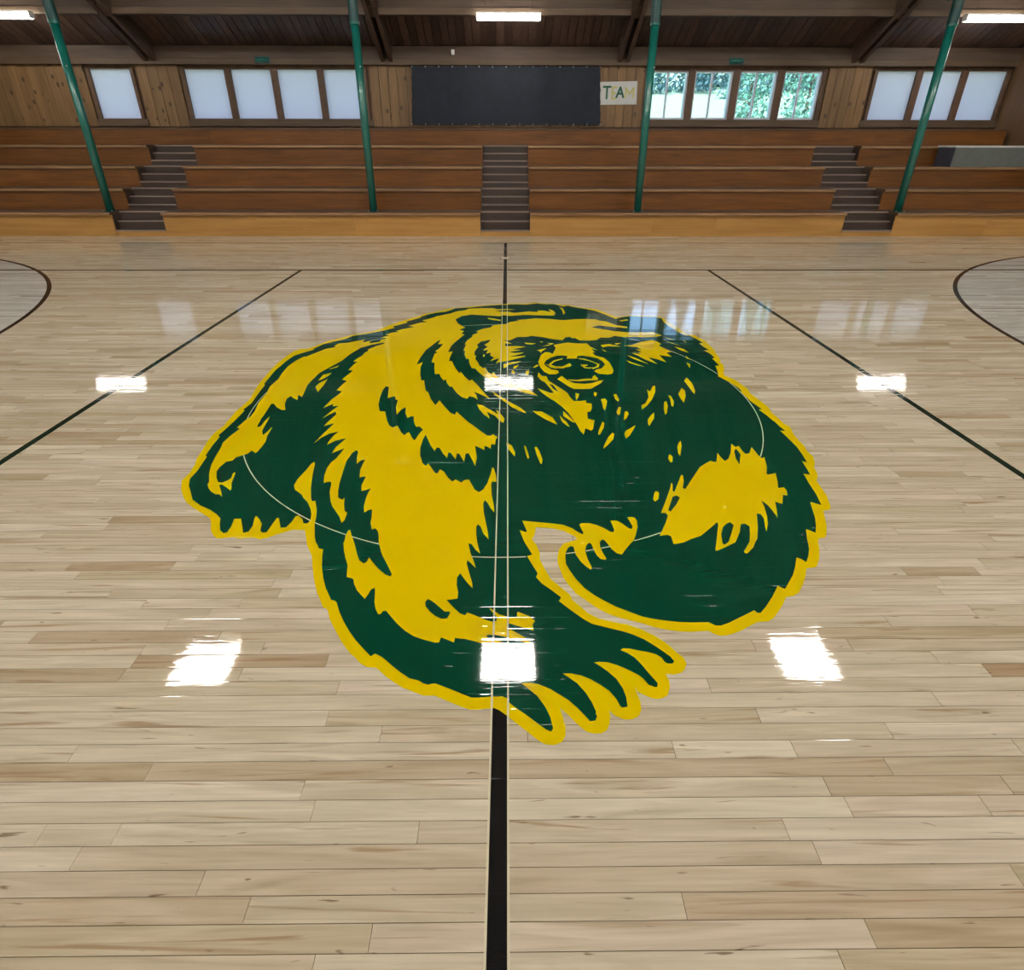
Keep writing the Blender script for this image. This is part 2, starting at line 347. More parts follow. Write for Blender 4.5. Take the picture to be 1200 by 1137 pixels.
# ------------------------------------------------------------------ court lines and the emblem
def flat(name, loops, z, mat, parent=None, thick=0.0002):
    """A coat of paint: filled outline (loops after the first are holes) with a thin edge."""
    pts, edges, faces = [], [], []
    for lp in loops:
        k = len(pts); n = len(lp); pts += [Vector(p) for p in lp]; edges += [(k + i, k + (i + 1) % n) for i in range(n)]
    v, e, f, *_ = delaunay_2d_cdt(pts, edges, [], 4, 1e-6)      # 4: inside the outline, holes left open
    me = bpy.data.meshes.new(name)
    me.from_pydata([(p.x, p.y, z) for p in v], [], [tuple(q) for q in f]); me.materials.append(mat)
    bm = bmesh.new(); bm.from_mesh(me)
    for q in bm.faces:
        if q.normal.z < 0: q.normal_flip()
    bm.to_mesh(me); bm.free()
    return link(bpy.data.objects.new(name, me), parent)
def inpoly(p, poly):
    x, y = p; c = False; j = len(poly) - 1
    for i in range(len(poly)):
        (xi, yi), (xj, yj) = poly[i], poly[j]
        if (yi > y) != (yj > y) and x < (xj - xi) * (y - yi) / (yj - yi) + xi: c = not c
        j = i
    return c
def rect(x0, x1, y0, y1): return [(x0, y0), (x1, y0), (x1, y1), (x0, y1)]
def quads(name, qs, z, mat, parent=None):
    vv, f2 = [], []
    for q in qs:
        k = len(vv); vv += [(x, y, z) for x, y in q]; f2.append(tuple(range(k, k + 4)))
    me = bpy.data.meshes.new(name); me.from_pydata(vv, [], f2); me.materials.append(mat)
    bm = bmesh.new(); bm.from_mesh(me); bm.normal_update()
    for q in bm.faces:
        if q.normal.z < 0: q.normal_flip()
    bm.to_mesh(me); bm.free()
    return link(bpy.data.objects.new(name, me), parent)
def ring_quads(cx, cy, r0, r1, a0, a1, n):
    o = []
    for i in range(n):
        t0 = a0 + (a1 - a0) * i / n; t1 = a0 + (a1 - a0) * (i + 1) / n
        o.append([(cx + r0*math.cos(t0), cy + r0*math.sin(t0)), (cx + r1*math.cos(t0), cy + r1*math.sin(t0)), (cx + r1*math.cos(t1), cy + r1*math.sin(t1)), (cx + r0*math.cos(t1), cy + r0*math.sin(t1))])
    return o
ZP = 0.00025
Y_SIDE, Y_SIDE2 = 8.425, 10.82
LW = 0.0497
t = empty('half_court_line')
tag(t, 'black half-court line down the middle, hidden under the bear emblem', 'court line')
quads('stripe', [rect(-LW/2, LW/2, 2*YC - Y_SIDE2, 9.27), rect(-LW/2, LW/2, 9.43, Y_SIDE2)], ZP, M['black'], t)
for sx in (-1, 1):
    quads('bare_edge', [rect(sx*LW/2 - 0.0032 + sx*0.0034, sx*LW/2 + 0.0032 + sx*0.0034, 2*YC - Y_SIDE2, 9.27)], ZP * 7, M['cream'], t)
    o = quads('attack_line', [rect(sx*3.03 - LW/2, sx*3.03 + LW/2, 2*YC - Y_SIDE, Y_SIDE)], ZP, M['green_line'])
    tag(o, 'dark green floor line slanting to the %s of the bear emblem' % ('left' if sx < 0 else 'right'), 'court line')
    qs = ring_quads(sx*10.87, YC, 5.985, 6.035, *( (-1.2, 1.2) if sx < 0 else (PI - 1.2, PI + 1.2) ), 90)
    o = quads('three_point_line', qs, ZP * 2, M['brown_line'])
    tag(o, 'dark curved three-point line at the %s edge of the floor' % ('left' if sx < 0 else 'right'), 'court line')
o = quads('sideline', [rect(-9.1, 9.1, Y_SIDE - .032, Y_SIDE + .032)], ZP, M['brown_line'])
tag(o, 'thin dark line across the floor where the slanting green lines end', 'court line')
o = quads('sideline', [rect(-13, 13, Y_SIDE2 - .026, Y_SIDE2 + .026)], ZP, M['brown_line'])
tag(o, 'thin dark boundary line just in front of the bleachers', 'court line')
sock = empty('floor_socket', (0, 9.35, 0)); tag(sock, 'small round pale floor plate breaking the half-court line', 'floor plate')
MB().cyl((0, 9.35, 0), (0, 9.35, 0.004), 0.075, 0.072, 24).build('cover', M['brass'], None).parent = sock
sock.children[0].location = (0, -9.35, 0)
_q = ring_quads(0, 0, 0.075, 0.09, 0, 2*PI, 24); o = quads('rim', _q, 0.0012, M['joint'], sock)

# outlines of the emblem, in millimetres on the floor: (name, coat, loops)
BEAR = [
('yellow_outline',0,["-1910,3463 -1914,3547 -1921,3634 -1909,3723 -1905,3836 -1929,3964 -1954,4121 -1963,4243 -1973,4431 -1975,4607 -1957,4768 -1937,4880 -1893,4953 -1833,4953 -1792,5012 -1736,5125 -1676,5204 -1594,5285 -1510,5368 -1389,5446 -1316,5506 -1216,5668 -1128,5801 -1052,5899 -953,6012 -895,6104 -786,6189 -629,6321 -437,6394 -254,6458 -41,6509 136,6542 249,6528 353,6580 503,6541 579,6536 687,6470 738,6479 807,6418 923,6344 1040,6294 1138,6140 1200,6014 1252,5972 1355,6021 1404,6030 1592,6021 1670,6004 1727,5946 1766,5784 1806,5595 1827,5435 1861,5332 1898,5349 1915,5265 1958,5136 1948,5074 1949,4894 1931,4780 1922,4670 1897,4591 1901,4526 1879,4438 1832,4323 1830,4271 1875,4202 1890,4147 1899,4081 1913,4007 1898,3925 1912,3836 1929,3741 1934,3658 1920,3588 1928,3519 1932,3442 1929,3418 1952,3362 1928,3255 1922,3167 1923,3097 1911,3029 1915,2964 1888,2888 1857,2839 1847,2780 1822,2722 1801,2698 1792,2634 1785,2550 1756,2460 1743,2426 1725,2410 1692,2405 1678,2366 1652,2294 1615,2217 1589,2184 1550,2174 1533,2139 1519,2100 1484,2032 1448,1981 1433,1970 1392,1966 1361,1912 1329,1865 1286,1814 1254,1794 1218,1788 1187,1747 1144,1700 1113,1670 1085,1654 1042,1651 1008,1635 969,1613 928,1595 891,1584 865,1582 843,1592 827,1608 757,1602 715,1605 674,1612 622,1625 579,1644 535,1661 498,1673 466,1687 433,1705 394,1737 355,1780 322,1814 295,1866 276,1912 272,1935 259,1998 260,2047 273,2107 300,2149 337,2164 368,2176 358,2201 309,2243 250,2265 171,2273 162,2216 147,2184 168,2134 180,2082 178,2031 201,1958 219,1904 258,1856 295,1809 304,1774 332,1741 358,1705 398,1676 456,1656 510,1642 557,1620 601,1590 632,1561 654,1535 671,1505 689,1483 690,1485 696,1456 682,1428 661,1412 636,1406 606,1410 611,1383 607,1353 591,1323 573,1311 550,1307 528,1312 508,1323 489,1336 482,1360 484,1330 489,1299 486,1266 472,1243 449,1232 423,1231 403,1239 387,1250 375,1267 375,1243 368,1216 356,1194 337,1183 315,1182 291,1187 272,1202 259,1217 234,1248 207,1276 213,1245 220,1206 217,1176 204,1155 179,1144 151,1146 128,1159 87,1194 45,1230 24,1248 -2,1269 -20,1277 -53,1274 -75,1270 -104,1271 -127,1280 -169,1298 -220,1322 -235,1326 -269,1326 -305,1341 -349,1359 -388,1385 -420,1408 -449,1435 -462,1444 -498,1447 -522,1462 -548,1489 -573,1509 -620,1564 -661,1623 -698,1678 -721,1730 -743,1742 -768,1784 -795,1828 -835,1913 -877,2025 -889,2062 -936,2139 -965,2208 -985,2258 -1049,2261 -1075,2245 -1119,2220 -1148,2199 -1180,2187 -1216,2200 -1256,2196 -1286,2192 -1322,2205 -1355,2197 -1390,2193 -1423,2219 -1457,2261 -1479,2313 -1503,2356 -1562,2398 -1638,2450 -1699,2500 -1742,2551 -1791,2623 -1834,2710 -1835,2755 -1833,2803 -1850,2897 -1875,2972 -1887,3064 -1906,3149 -1919,3249 -1919,3324 -1904,3386","451,2237 471,2242 490,2231 471,2207 449,2201","550,2162 578,2198 615,2221 604,2190 578,2158 556,2136"]),
('green_body',1,["-1797,2732 -1797,2818 -1821,2985 -1834,2991 -1851,3118 -1859,3239 -1876,3261 -1867,3367 -1862,3462 -1860,3607 -1864,3642 -1878,3646 -1862,3760 -1876,3874 -1887,3984 -1895,4099 -1911,4121 -1928,4406 -1914,4620 -1894,4768 -1808,4874 -1758,4932 -1781,4944 -1715,5088 -1641,5150 -1559,5229 -1500,5328 -1378,5395 -1227,5498 -1136,5595 -1165,5631 -1031,5766 -1050,5812 -921,5951 -921,5991 -855,6074 -780,6138 -665,6189 -611,6259 -568,6330 -398,6366 -240,6425 -66,6472 60,6495 135,6504 248,6485 377,6542 476,6503 577,6512 681,6400 735,6446 803,6376 919,6308 1018,6228 1097,6111 1152,6006 1205,5904 1274,5964 1376,6005 1467,5992 1651,5971 1713,5914 1698,5784 1725,5585 1768,5418 1797,5332 1853,5305 1879,5216 1907,5105 1866,5089 1878,4982 1897,4900 1850,4894 1877,4794 1884,4697 1855,4684 1858,4591 1859,4508 1823,4501 1804,4390 1780,4295 1766,4267 1803,4169 1831,4082 1846,4028 1850,3962 1839,3966 1838,3876 1845,3769 1859,3704 1871,3637 1846,3632 1864,3545 1877,3443 1880,3443 1882,3363 1893,3298 1859,3308 1866,3182 1869,3084 1859,2990 1842,2894 1818,2911 1807,2827 1795,2757 1760,2768 1742,2656 1731,2560 1708,2455 1662,2485 1636,2403 1620,2348 1590,2277 1560,2221 1544,2238 1526,2251 1490,2160 1487,2147 1469,2100 1444,2054 1411,2007 1397,2029 1380,2040 1344,1975 1307,1919 1236,1837 1222,1846 1212,1856 1160,1790 1110,1735 1073,1700 1060,1700 1052,1715 1027,1701 975,1675 927,1650 887,1634 865,1634 848,1648 841,1652 771,1651 728,1653 678,1660 628,1670 579,1684 532,1710 483,1737 443,1767 403,1801 363,1846 332,1902 309,1960 296,2003 298,2054 304,2084 317,2115 331,2127 345,2123 346,2099 348,2069 367,2017 387,1984 407,1963 413,1977 401,2031 396,2091 406,2130 422,2152 433,2142 438,2099 449,2057 461,2035 483,2029 489,2038 478,2079 472,2122 476,2158 490,2176 502,2168 507,2153 513,2137 523,2106 543,2075 566,2066 594,2106 626,2149 642,2165 663,2214 684,2274 691,2326 685,2349 670,2356 647,2354 655,2309 659,2274 649,2255 631,2270 610,2305 587,2327 554,2327 559,2292 562,2249 554,2232 539,2236 512,2266 478,2292 442,2306 404,2306 392,2295 398,2258 405,2229 398,2216 379,2233 351,2267 310,2293 246,2307 181,2316 127,2325 103,2330 112,2290 124,2243 119,2235 87,2253 97,2210 109,2161 126,2116 144,2067 119,2057 137,2008 163,1940 154,1916 178,1876 214,1840 256,1793 245,1771 261,1753 301,1708 341,1668 368,1647 421,1629 482,1609 525,1590 562,1567 596,1536 626,1505 648,1481 643,1486 652,1464 643,1454 625,1454 615,1462 608,1481 591,1496 565,1506 526,1515 495,1524 471,1525 459,1517 483,1504 507,1482 525,1453 541,1420 558,1388 567,1371 562,1355 552,1355 533,1364 519,1389 507,1404 476,1425 440,1446 403,1461 371,1464 350,1461 372,1444 396,1421 422,1389 438,1350 443,1316 441,1279 424,1275 417,1279 405,1312 387,1341 360,1365 329,1388 292,1406 258,1414 229,1414 249,1397 277,1373 303,1334 320,1296 329,1263 327,1252 331,1244 322,1228 304,1226 291,1244 266,1276 239,1305 211,1326 179,1349 139,1369 104,1376 77,1374 100,1352 132,1322 156,1281 172,1241 178,1201 170,1190 155,1197 124,1222 89,1251 53,1279 29,1300 24,1314 9,1321 -29,1321 -77,1317 -100,1317 -134,1332 -178,1352 -233,1375 -245,1374 -258,1370 -276,1376 -296,1388 -329,1397 -363,1420 -400,1450 -448,1491 -477,1507 -491,1494 -535,1538 -569,1574 -599,1611 -638,1666 -669,1718 -695,1771 -707,1781 -721,1784 -764,1853 -795,1919 -821,1989 -841,2062 -851,2111 -874,2119 -889,2146 -904,2167 -921,2208 -953,2310 -961,2364 -978,2429 -1011,2511 -1027,2506 -1042,2536 -1075,2640 -1107,2774 -1130,2893 -1142,2918 -1155,2887 -1159,2838 -1179,2729 -1178,2662 -1157,2619 -1102,2567 -1083,2536 -1051,2501 -1014,2438 -994,2391 -983,2337 -991,2312 -1011,2315 -1026,2346 -1056,2378 -1071,2373 -1075,2320 -1088,2280 -1114,2278 -1129,2311 -1152,2360 -1163,2360 -1166,2303 -1170,2243 -1189,2239 -1206,2256 -1221,2312 -1250,2352 -1277,2379 -1277,2357 -1260,2294 -1262,2247 -1285,2239 -1313,2295 -1344,2355 -1379,2353 -1367,2295 -1366,2244 -1381,2236 -1408,2261 -1434,2313 -1452,2358 -1488,2394 -1539,2432 -1609,2471 -1678,2525 -1734,2612 -1770,2666"]),
('yellow_flank',2,["-1792,3462 -1802,3367 -1775,3354 -1796,3238 -1802,3160 -1784,3090 -1768,2984 -1747,2884 -1714,2789 -1671,2698 -1670,2676 -1643,2633 -1614,2601 -1578,2575 -1557,2575 -1531,2551 -1558,2601 -1600,2667 -1587,2672 -1550,2643 -1512,2611 -1515,2632 -1539,2686 -1551,2742 -1564,2796 -1573,2800 -1575,2782 -1564,2742 -1571,2717 -1595,2690 -1620,2698 -1650,2743 -1681,2812 -1685,2859 -1674,2921 -1642,2935 -1638,2971 -1614,2990 -1585,3016 -1575,3055 -1538,3022 -1532,3049 -1531,3096 -1533,3172 -1553,3252 -1564,3369 -1569,3369 -1573,3312 -1584,3259 -1613,3319 -1624,3389 -1631,3461 -1644,3537 -1652,3461 -1649,3389 -1663,3369 -1677,3405 -1682,3453 -1691,3504 -1695,3572 -1713,3741 -1697,3750 -1650,3686 -1599,3641 -1572,3641 -1614,3749 -1629,3834 -1619,3887 -1584,3844 -1540,3809 -1567,3902 -1527,3867 -1533,3922 -1557,4087 -1557,4141 -1542,4345 -1497,4466 -1426,4644 -1399,4799 -1343,4971 -1263,5061 -1191,5107 -1159,5123 -1143,5095 -1205,5025 -1264,4930 -1254,4883 -1275,4849 -1280,4765 -1301,4710 -1325,4617 -1279,4609 -1300,4553 -1316,4416 -1271,4403 -1290,4332 -1315,4206 -1267,4179 -1284,4107 -1300,3991 -1249,3971 -1260,3920 -1290,3823 -1302,3729 -1310,3671 -1257,3747 -1248,3702 -1205,3710 -1230,3639 -1249,3569 -1267,3502 -1239,3561 -1204,3612 -1185,3569 -1200,3502 -1210,3459 -1214,3435 -1222,3387 -1161,3430 -1178,3348 -1199,3250 -1214,3149 -1186,3228 -1151,3279 -1096,3309 -1117,3257 -1127,3170 -1125,3125 -1083,3184 -1022,3215 -1038,3169 -1060,3100 -1065,3019 -1034,3052 -1002,3083 -1009,3032 -1020,2955 -1039,2905 -1044,2844 -1036,2762 -1016,2683 -998,2694 -981,2699 -970,2672 -958,2597 -927,2506 -904,2457 -871,2409 -840,2363 -818,2314 -808,2336 -810,2399 -829,2418 -847,2476 -860,2540 -870,2520 -896,2540 -914,2607 -928,2694 -940,2819 -949,2929 -939,3019 -921,3056 -905,3038 -896,2967 -878,2891 -865,2929 -838,2947 -843,2891 -842,2819 -826,2738 -810,2749 -792,2749 -794,2704 -796,2660 -783,2601 -756,2617 -735,2630 -743,2586 -743,2534 -737,2456 -722,2401 -707,2422 -688,2431 -676,2371 -670,2317 -652,2261 -636,2269 -620,2248 -608,2214 -598,2165 -591,2144 -565,2075 -525,2001 -492,1938 -496,1924 -523,1938 -565,1980 -599,2023 -620,2053 -623,2023 -635,2010 -660,2031 -678,2068 -716,2161 -738,2207 -760,2259 -768,2253 -771,2215 -765,2166 -768,2161 -749,2099 -728,2046 -706,1999 -691,1922 -668,1915 -657,1908 -647,1878 -624,1839 -598,1808 -580,1789 -572,1814 -565,1845 -551,1855 -543,1820 -535,1770 -523,1734 -505,1702 -495,1705 -489,1720 -476,1721 -453,1693 -420,1654 -380,1615 -342,1588 -297,1570 -256,1557 -240,1557 -234,1582 -206,1569 -182,1557 -179,1579 -139,1574 -97,1561 -55,1544 -51,1541 -13,1522 32,1502 76,1492 88,1489 68,1512 24,1549 -14,1568 -48,1577 -58,1586 -50,1594 -27,1593 7,1586 44,1573 86,1559 128,1544 91,1583 53,1610 26,1627 23,1642 28,1653 71,1637 130,1613 128,1644 138,1664 115,1690 68,1713 65,1684 32,1684 -7,1699 -25,1714 -50,1737 -34,1708 -16,1685 -18,1665 -30,1658 -59,1668 -95,1688 -140,1711 -147,1694 -170,1706 -199,1738 -232,1781 -212,1783 -186,1789 -186,1824 -196,1869 -198,1915 -186,1944 -166,1908 -145,1875 -125,1849 -129,1882 -145,1942 -161,2006 -160,2031 -144,2013 -118,1977 -130,2027 -148,2080 -162,2150 -147,2146 -124,2102 -102,2076 -115,2134 -120,2162 -127,2219 -130,2279 -123,2300 -109,2283 -93,2227 -65,2178 -70,2236 -86,2331 -97,2404 -103,2481 -95,2512 -80,2486 -61,2432 -41,2397 -45,2461 -59,2561 -64,2656 -62,2694 -36,2688 -39,2756 -53,2838 -63,2848 -70,2779 -86,2678 -108,2613 -130,2587 -155,2613 -184,2689 -194,2717 -221,2709 -235,2684 -271,2718 -287,2695 -315,2735 -347,2804 -372,2828 -382,2781 -395,2787 -428,2852 -449,2895 -462,2865 -486,2901 -512,2990 -524,3083 -522,3195 -513,3261 -485,3181 -460,3110 -428,3042 -420,3090 -402,3083 -375,3016 -343,2957 -340,3029 -322,3015 -289,2940 -286,3015 -268,3002 -235,2912 -232,3008 -213,3015 -188,2937 -165,2863 -160,2963 -178,3109 -146,3081 -118,3054 -116,3108 -99,3095 -78,3070 -76,3129 -52,3122 -47,3200 -36,3219 -69,3266 -79,3244 -104,3244 -148,3304 -195,3374 -250,3454 -302,3547 -337,3608 -344,3556 -381,3591 -429,3688 -480,3800 -502,3716 -513,3744 -546,3819 -582,3947 -608,3988 -647,4192 -667,4181 -693,4306 -715,4474 -711,4602 -758,4538 -749,4708 -727,4904 -666,5099 -647,5162 -616,5210 -633,5077 -582,5077 -608,4948 -636,4881 -610,4846 -628,4818 -633,4818 -636,4681 -636,4601 -605,4575 -593,4449 -576,4329 -571,4317 -537,4329 -520,4259 -486,4180 -472,4213 -455,4125 -423,4050 -411,4064 -363,3936 -316,3857 -274,3827 -261,3876 -228,3856 -193,3808 -209,3895 -233,3966 -182,3915 -101,3821 -132,3895 -206,4080 -259,4201 -279,4179 -319,4258 -363,4375 -373,4340 -413,4448 -454,4601 -461,4627 -484,4627 -485,4734 -473,4874 -516,4860 -501,5022 -479,5114 -429,5274 -399,5374 -432,5391 -412,5478 -464,5531 -408,5592 -491,5734 -532,5889 -472,6011 -369,6073 -238,6043 -60,6009 -13,6051 57,6017 212,6058 412,6037 541,6028 571,6112 556,6220 500,6300 522,6168 447,6229 374,6238 377,6168 276,6199 196,6169 106,6143 46,6187 -117,6200 -15,6257 120,6266 46,6301 -88,6293 -138,6334 -286,6334 -420,6312 -441,6258 -546,6202 -610,6116 -764,6003 -762,5979 -884,5851 -825,5792 -897,5773 -1003,5660 -936,5616 -1041,5551 -1105,5480 -1068,5452 -1139,5428 -1190,5360 -1139,5343 -1215,5277 -1147,5250 -1201,5205 -1200,5148 -1292,5102 -1289,5180 -1360,5133 -1358,5212 -1439,5165 -1499,5118 -1577,5103 -1606,5026 -1578,4996 -1655,4952 -1714,4851 -1770,4753 -1775,4740 -1796,4745 -1834,4633 -1855,4504 -1849,4335 -1833,4220 -1839,4142 -1844,4067 -1822,3943 -1816,3845 -1811,3750 -1784,3624 -1779,3538 -1792,3472"]),
('yellow_face',2,["-34,5713 -123,5676 -144,5602 -230,5548 -287,5477 -268,5425 -318,5357 -320,5290 -361,5193 -378,5067 -363,5067 -377,4903 -360,4874 -359,4789 -338,4679 -314,4679 -303,4574 -278,4460 -259,4448 -245,4448 -219,4375 -171,4276 -143,4246 -71,4134 31,4041 130,3958 258,3879 213,3974 99,4090 -3,4184 -56,4268 -89,4362 -102,4322 -129,4350 -165,4472 -173,4447 -212,4510 -229,4587 -257,4679 -252,4761 -269,4775 -272,4874 -244,5006 -261,5051 -225,5151 -134,5208 -152,5128 -190,5051 -158,5005 -195,4902 -151,4917 -164,4816 -124,4844 -127,4760 -92,4705 -123,4625 -44,4692 -72,4568 -24,4612 32,4625 108,4678 190,4731 186,4759 42,4727 148,4801 181,4843 100,4829 42,4849 153,4912 72,4930 203,5001 113,5020 12,5014 7,5097 73,5081 -9,5191 53,5185 128,5288 212,5288 271,5321 370,5287 470,5222 566,5186 600,5270 644,5286 670,5237 688,5260 736,5179 808,5172 894,5191 947,5269 1030,5262 1092,5318 1171,5284 1319,5284 1378,5267 1511,5293 1568,5333 1502,5436 1351,5436 1242,5437 1119,5472 999,5544 902,5598 985,5668 1078,5624 1269,5572 1278,5623 1176,5671 1086,5813 1010,5845 993,5884 868,5901 751,5893 632,5858 598,5866 474,5906 336,5927 242,5895 126,5867 160,5840 56,5789 11,5713"]),
('yellow_snout',2,["564,5101 468,5049 481,4958 439,4800 413,4842 374,4848 331,4772 298,4597 310,4470 336,4372 377,4313 430,4312 460,4348 455,4396 403,4420 362,4495 347,4558 371,4637 413,4703 475,4758 528,4763 551,4752 570,4744 554,4681 645,4683 659,4746 706,4757 770,4729 831,4688 866,4608 873,4530 832,4443 783,4419 758,4382 787,4323 864,4303 903,4322 925,4394 927,4467 921,4595 890,4701 856,4729 822,4756 806,4841 832,4840 810,4942 866,4898 814,4987 788,5094 706,5094 606,5116"]),
('yellow_chin',2,["289,4353 313,4278 350,4271 361,4176 397,4110 460,3997 491,3932 506,3833 525,3785 572,3785 617,3794 611,3747 650,3738 644,3665 624,3603 600,3594 590,3492 610,3476 635,3467 619,3401 606,3338 588,3308 570,3335 553,3342 543,3293 531,3255 516,3308 500,3418 490,3460 464,3578 434,3666 388,3767 330,3863 287,3953 265,4025 305,3984 360,3933 386,3936 365,4014 331,4143 299,4187 277,4267"]),
('yellow_lip',2,["476,4277 435,4209 469,4142 519,4045 549,4009 615,4005 682,4009 774,4119 807,4185 764,4169 707,4126 645,4111 561,4126 515,4182"]),
('yellow_cheek',2,["1129,5031 1208,5046 1281,5107 1353,5154 1435,5195 1475,5144 1499,5075 1462,5029 1537,4852 1484,4838 1507,4720 1404,4768 1422,4587 1352,4672 1292,4705 1334,4541 1259,4641 1206,4749 1163,4825 1245,4796 1218,4853 1167,4845 1264,4839 1223,4926 1275,4911 1246,4985 1198,5000"]),
('yellow_arm',2,["1089,2713 1023,2612 1011,2622 1037,2693 1048,2750 1042,2759 1033,2744 1003,2682 952,2581 947,2596 964,2660 960,2677 939,2618 882,2495 830,2389 855,2389 861,2366 835,2308 778,2201 820,2209 833,2197 831,2156 830,2139 849,2141 883,2151 927,2177 981,2200 1064,2276 1098,2310 1097,2288 1043,2155 1016,2091 1025,2089 1078,2117 1132,2149 1142,2162 1184,2228 1214,2292 1237,2296 1251,2274 1229,2211 1205,2154 1193,2139 1150,2083 1152,2068 1167,2074 1206,2113 1230,2149 1252,2178 1288,2261 1331,2382 1349,2377 1351,2340 1331,2278 1319,2231 1354,2296 1375,2358 1396,2443 1403,2501 1420,2452 1424,2395 1424,2344 1453,2423 1472,2486 1503,2466 1544,2551 1566,2546 1583,2592 1583,2626 1547,2619 1570,2679 1600,2775 1548,2758 1544,2770 1577,2841 1610,2959 1585,2946 1581,2978 1580,3085 1535,3005 1509,2998 1502,3032 1504,3099 1478,3086 1466,3127 1424,3019 1382,2941 1350,2913 1341,2954 1338,3013 1295,2904 1278,2904 1263,2916 1232,2892 1175,2843"]),
('fur_fleck',2,["-188,5948 -129,5928 -41,5868 -47,5828 -116,5860 -175,5896"]),
('fur_fleck',2,["-5,4547 50,4585 154,4619 106,4572 41,4534 15,4466 -5,4454"]),
('fur_fleck',2,["77,4446 87,4496 129,4534 109,4471 86,4441"]),
('fur_fleck',2,["77,4410 92,4361 85,4314 65,4338 63,4385"]),
('fur_fleck',2,["184,4385 212,4397 209,4325 190,4290 181,4325"]),
('fur_fleck',2,["1228,5836 1330,5891 1333,5844 1247,5816"]),
('fur_fleck',2,["249,4475 281,4533 301,4525 289,4495 260,4460"]),
('fur_fleck',2,["388,4545 437,4636 522,4689 520,4668 444,4610 406,4532 445,4494 504,4489 551,4545 572,4570 585,4519 563,4481 525,4469 504,4444 441,4450 399,4495"]),
('fur_fleck',2,["357,4566 399,4495 443,4469 506,4464 440,4440 397,4470"]),
('fur_fleck',2,["647,4702 716,4680 774,4616 827,4543 811,4473 748,4426 759,4458 806,4505 802,4551 738,4630 667,4670"]),
('fur_fleck',2,["670,4552 678,4506 710,4468 764,4468 731,4438 687,4451 663,4514"]),
('fur_fleck',2,["679,4536 725,4531 714,4506 683,4493"]),
('fur_fleck',2,["517,4204 594,4190 658,4213 719,4217 730,4265 752,4295 769,4219 758,4185 697,4181 608,4164 532,4177"]),
('fur_fleck',2,["-98,3986 -68,3935 31,3788 124,3668 164,3588 152,3579 62,3677 -17,3817 -67,3895"]),
('fur_fleck',2,["211,3614 275,3605 345,3510 370,3402 346,3422 322,3451 298,3477 242,3553"]),
('fur_fleck',2,["397,3544 412,3502 436,3442 452,3367 437,3378 412,3426 401,3469"]),
('fur_fleck',2,["429,3613 460,3535 494,3427 473,3444 422,3535"]),
('fur_fleck',2,["-197,3733 -157,3714 -93,3633 -38,3563 -54,3636 -31,3598 8,3495 1,3428 -21,3453 -60,3538 -119,3607 -95,3493 -136,3555 -178,3651"]),
('fur_fleck',2,["553,3932 579,3911 566,3852 543,3791 547,3872"]),
('fur_fleck',2,["698,3951 720,3931 697,3861 687,3891"]),
('fur_fleck',2,["730,3813 763,3828 773,3784 749,3682 729,3616 724,3664 730,3756"]),
('fur_fleck',2,["839,3900 862,3910 868,3822 855,3771 840,3809"]),
('fur_fleck',2,["841,3682 857,3673 828,3559 810,3542 810,3593"]),
('fur_fleck',2,["870,3605 890,3610 892,3567 861,3491 837,3461 855,3541"]),
('fur_fleck',2,["1118,3994 1135,3959 1180,4063 1200,4067 1172,3949 1115,3811 1058,3708 1001,3633 1013,3708 1049,3740 1098,3850"]),
('fur_fleck',2,["1078,3587 1054,3490 1027,3439 994,3375 995,3415 1007,3474 1043,3540"]),
('fur_fleck',2,["1192,3758 1214,3780 1205,3698 1167,3574 1147,3550 1162,3644"]),
('fur_fleck',2,["1256,3888 1274,3872 1270,3772 1241,3680 1231,3695 1252,3810"]),
('fur_fleck',2,["1398,4024 1409,3972 1385,3868 1337,3749 1334,3829 1339,3908"]),
('fur_fleck',2,["1459,4171 1498,4238 1507,4137 1504,4083 1487,3968 1463,3903 1460,3978 1460,4079"]),
('fur_fleck',2,["687,3449 695,3417 681,3353 643,3259 628,3252 639,3307"]),
('fur_fleck',2,["728,3287 737,3262 720,3196 671,3115 634,3067 648,3118 688,3218"]),
('fur_fleck',2,["903,3387 879,3329 837,3246 803,3199 803,3261 819,3306"]),
('fur_fleck',2,["1151,3167 1139,3101 1093,2972 1091,3007 1107,3088 1132,3143"]),
('fur_fleck',2,["1037,2997 1045,2962 1028,2905 1014,2897 1012,2943 1025,2982"]),
('fur_fleck',2,["854,2594 866,2576 848,2515 824,2491 819,2515 840,2576"]),
('fur_fleck',2,["22,3157 57,3107 76,3020 72,2974 50,3026 26,3080 22,3115"]),
('fur_fleck',2,["134,3113 145,3096 157,3013 162,2954 151,2948 140,3026"]),
('fur_fleck',2,["199,3089 213,3096 228,3039 242,2935 235,2885 226,2889 208,2999"]),
('fur_fleck',2,["1112,4769 1183,4687 1257,4542 1226,4575 1151,4668"]),
('fur_fleck',2,["1079,4647 1124,4581 1210,4486 1147,4511 1095,4576"]),
('fur_fleck',2,["914,5047 1000,5077 1103,5001 979,5010 924,4980"]),
('fur_fleck',2,["1565,5300 1665,5178 1616,5211"]),
('fur_fleck',2,["1544,5192 1679,5007 1604,5084"]),
('fur_fleck',2,["1603,5005 1672,4930 1690,4826 1631,4889"]),
('fur_fleck',2,["1734,5191 1761,5115 1739,5127"]),
('fur_fleck',2,["1637,4753 1656,4644 1626,4685"]),
('fur_fleck',2,["1595,4584 1619,4540 1586,4445 1589,4522"]),
('fur_fleck',2,["908,4933 949,4857 918,4877"]),
('fur_fleck',2,["1051,5092 1121,5102 1068,5058"]),
('fur_fleck',2,["191,5118 303,5095 255,5059 205,5080"]),
('fur_fleck',2,["301,4900 396,4958 346,4871 336,4823 325,4880"]),
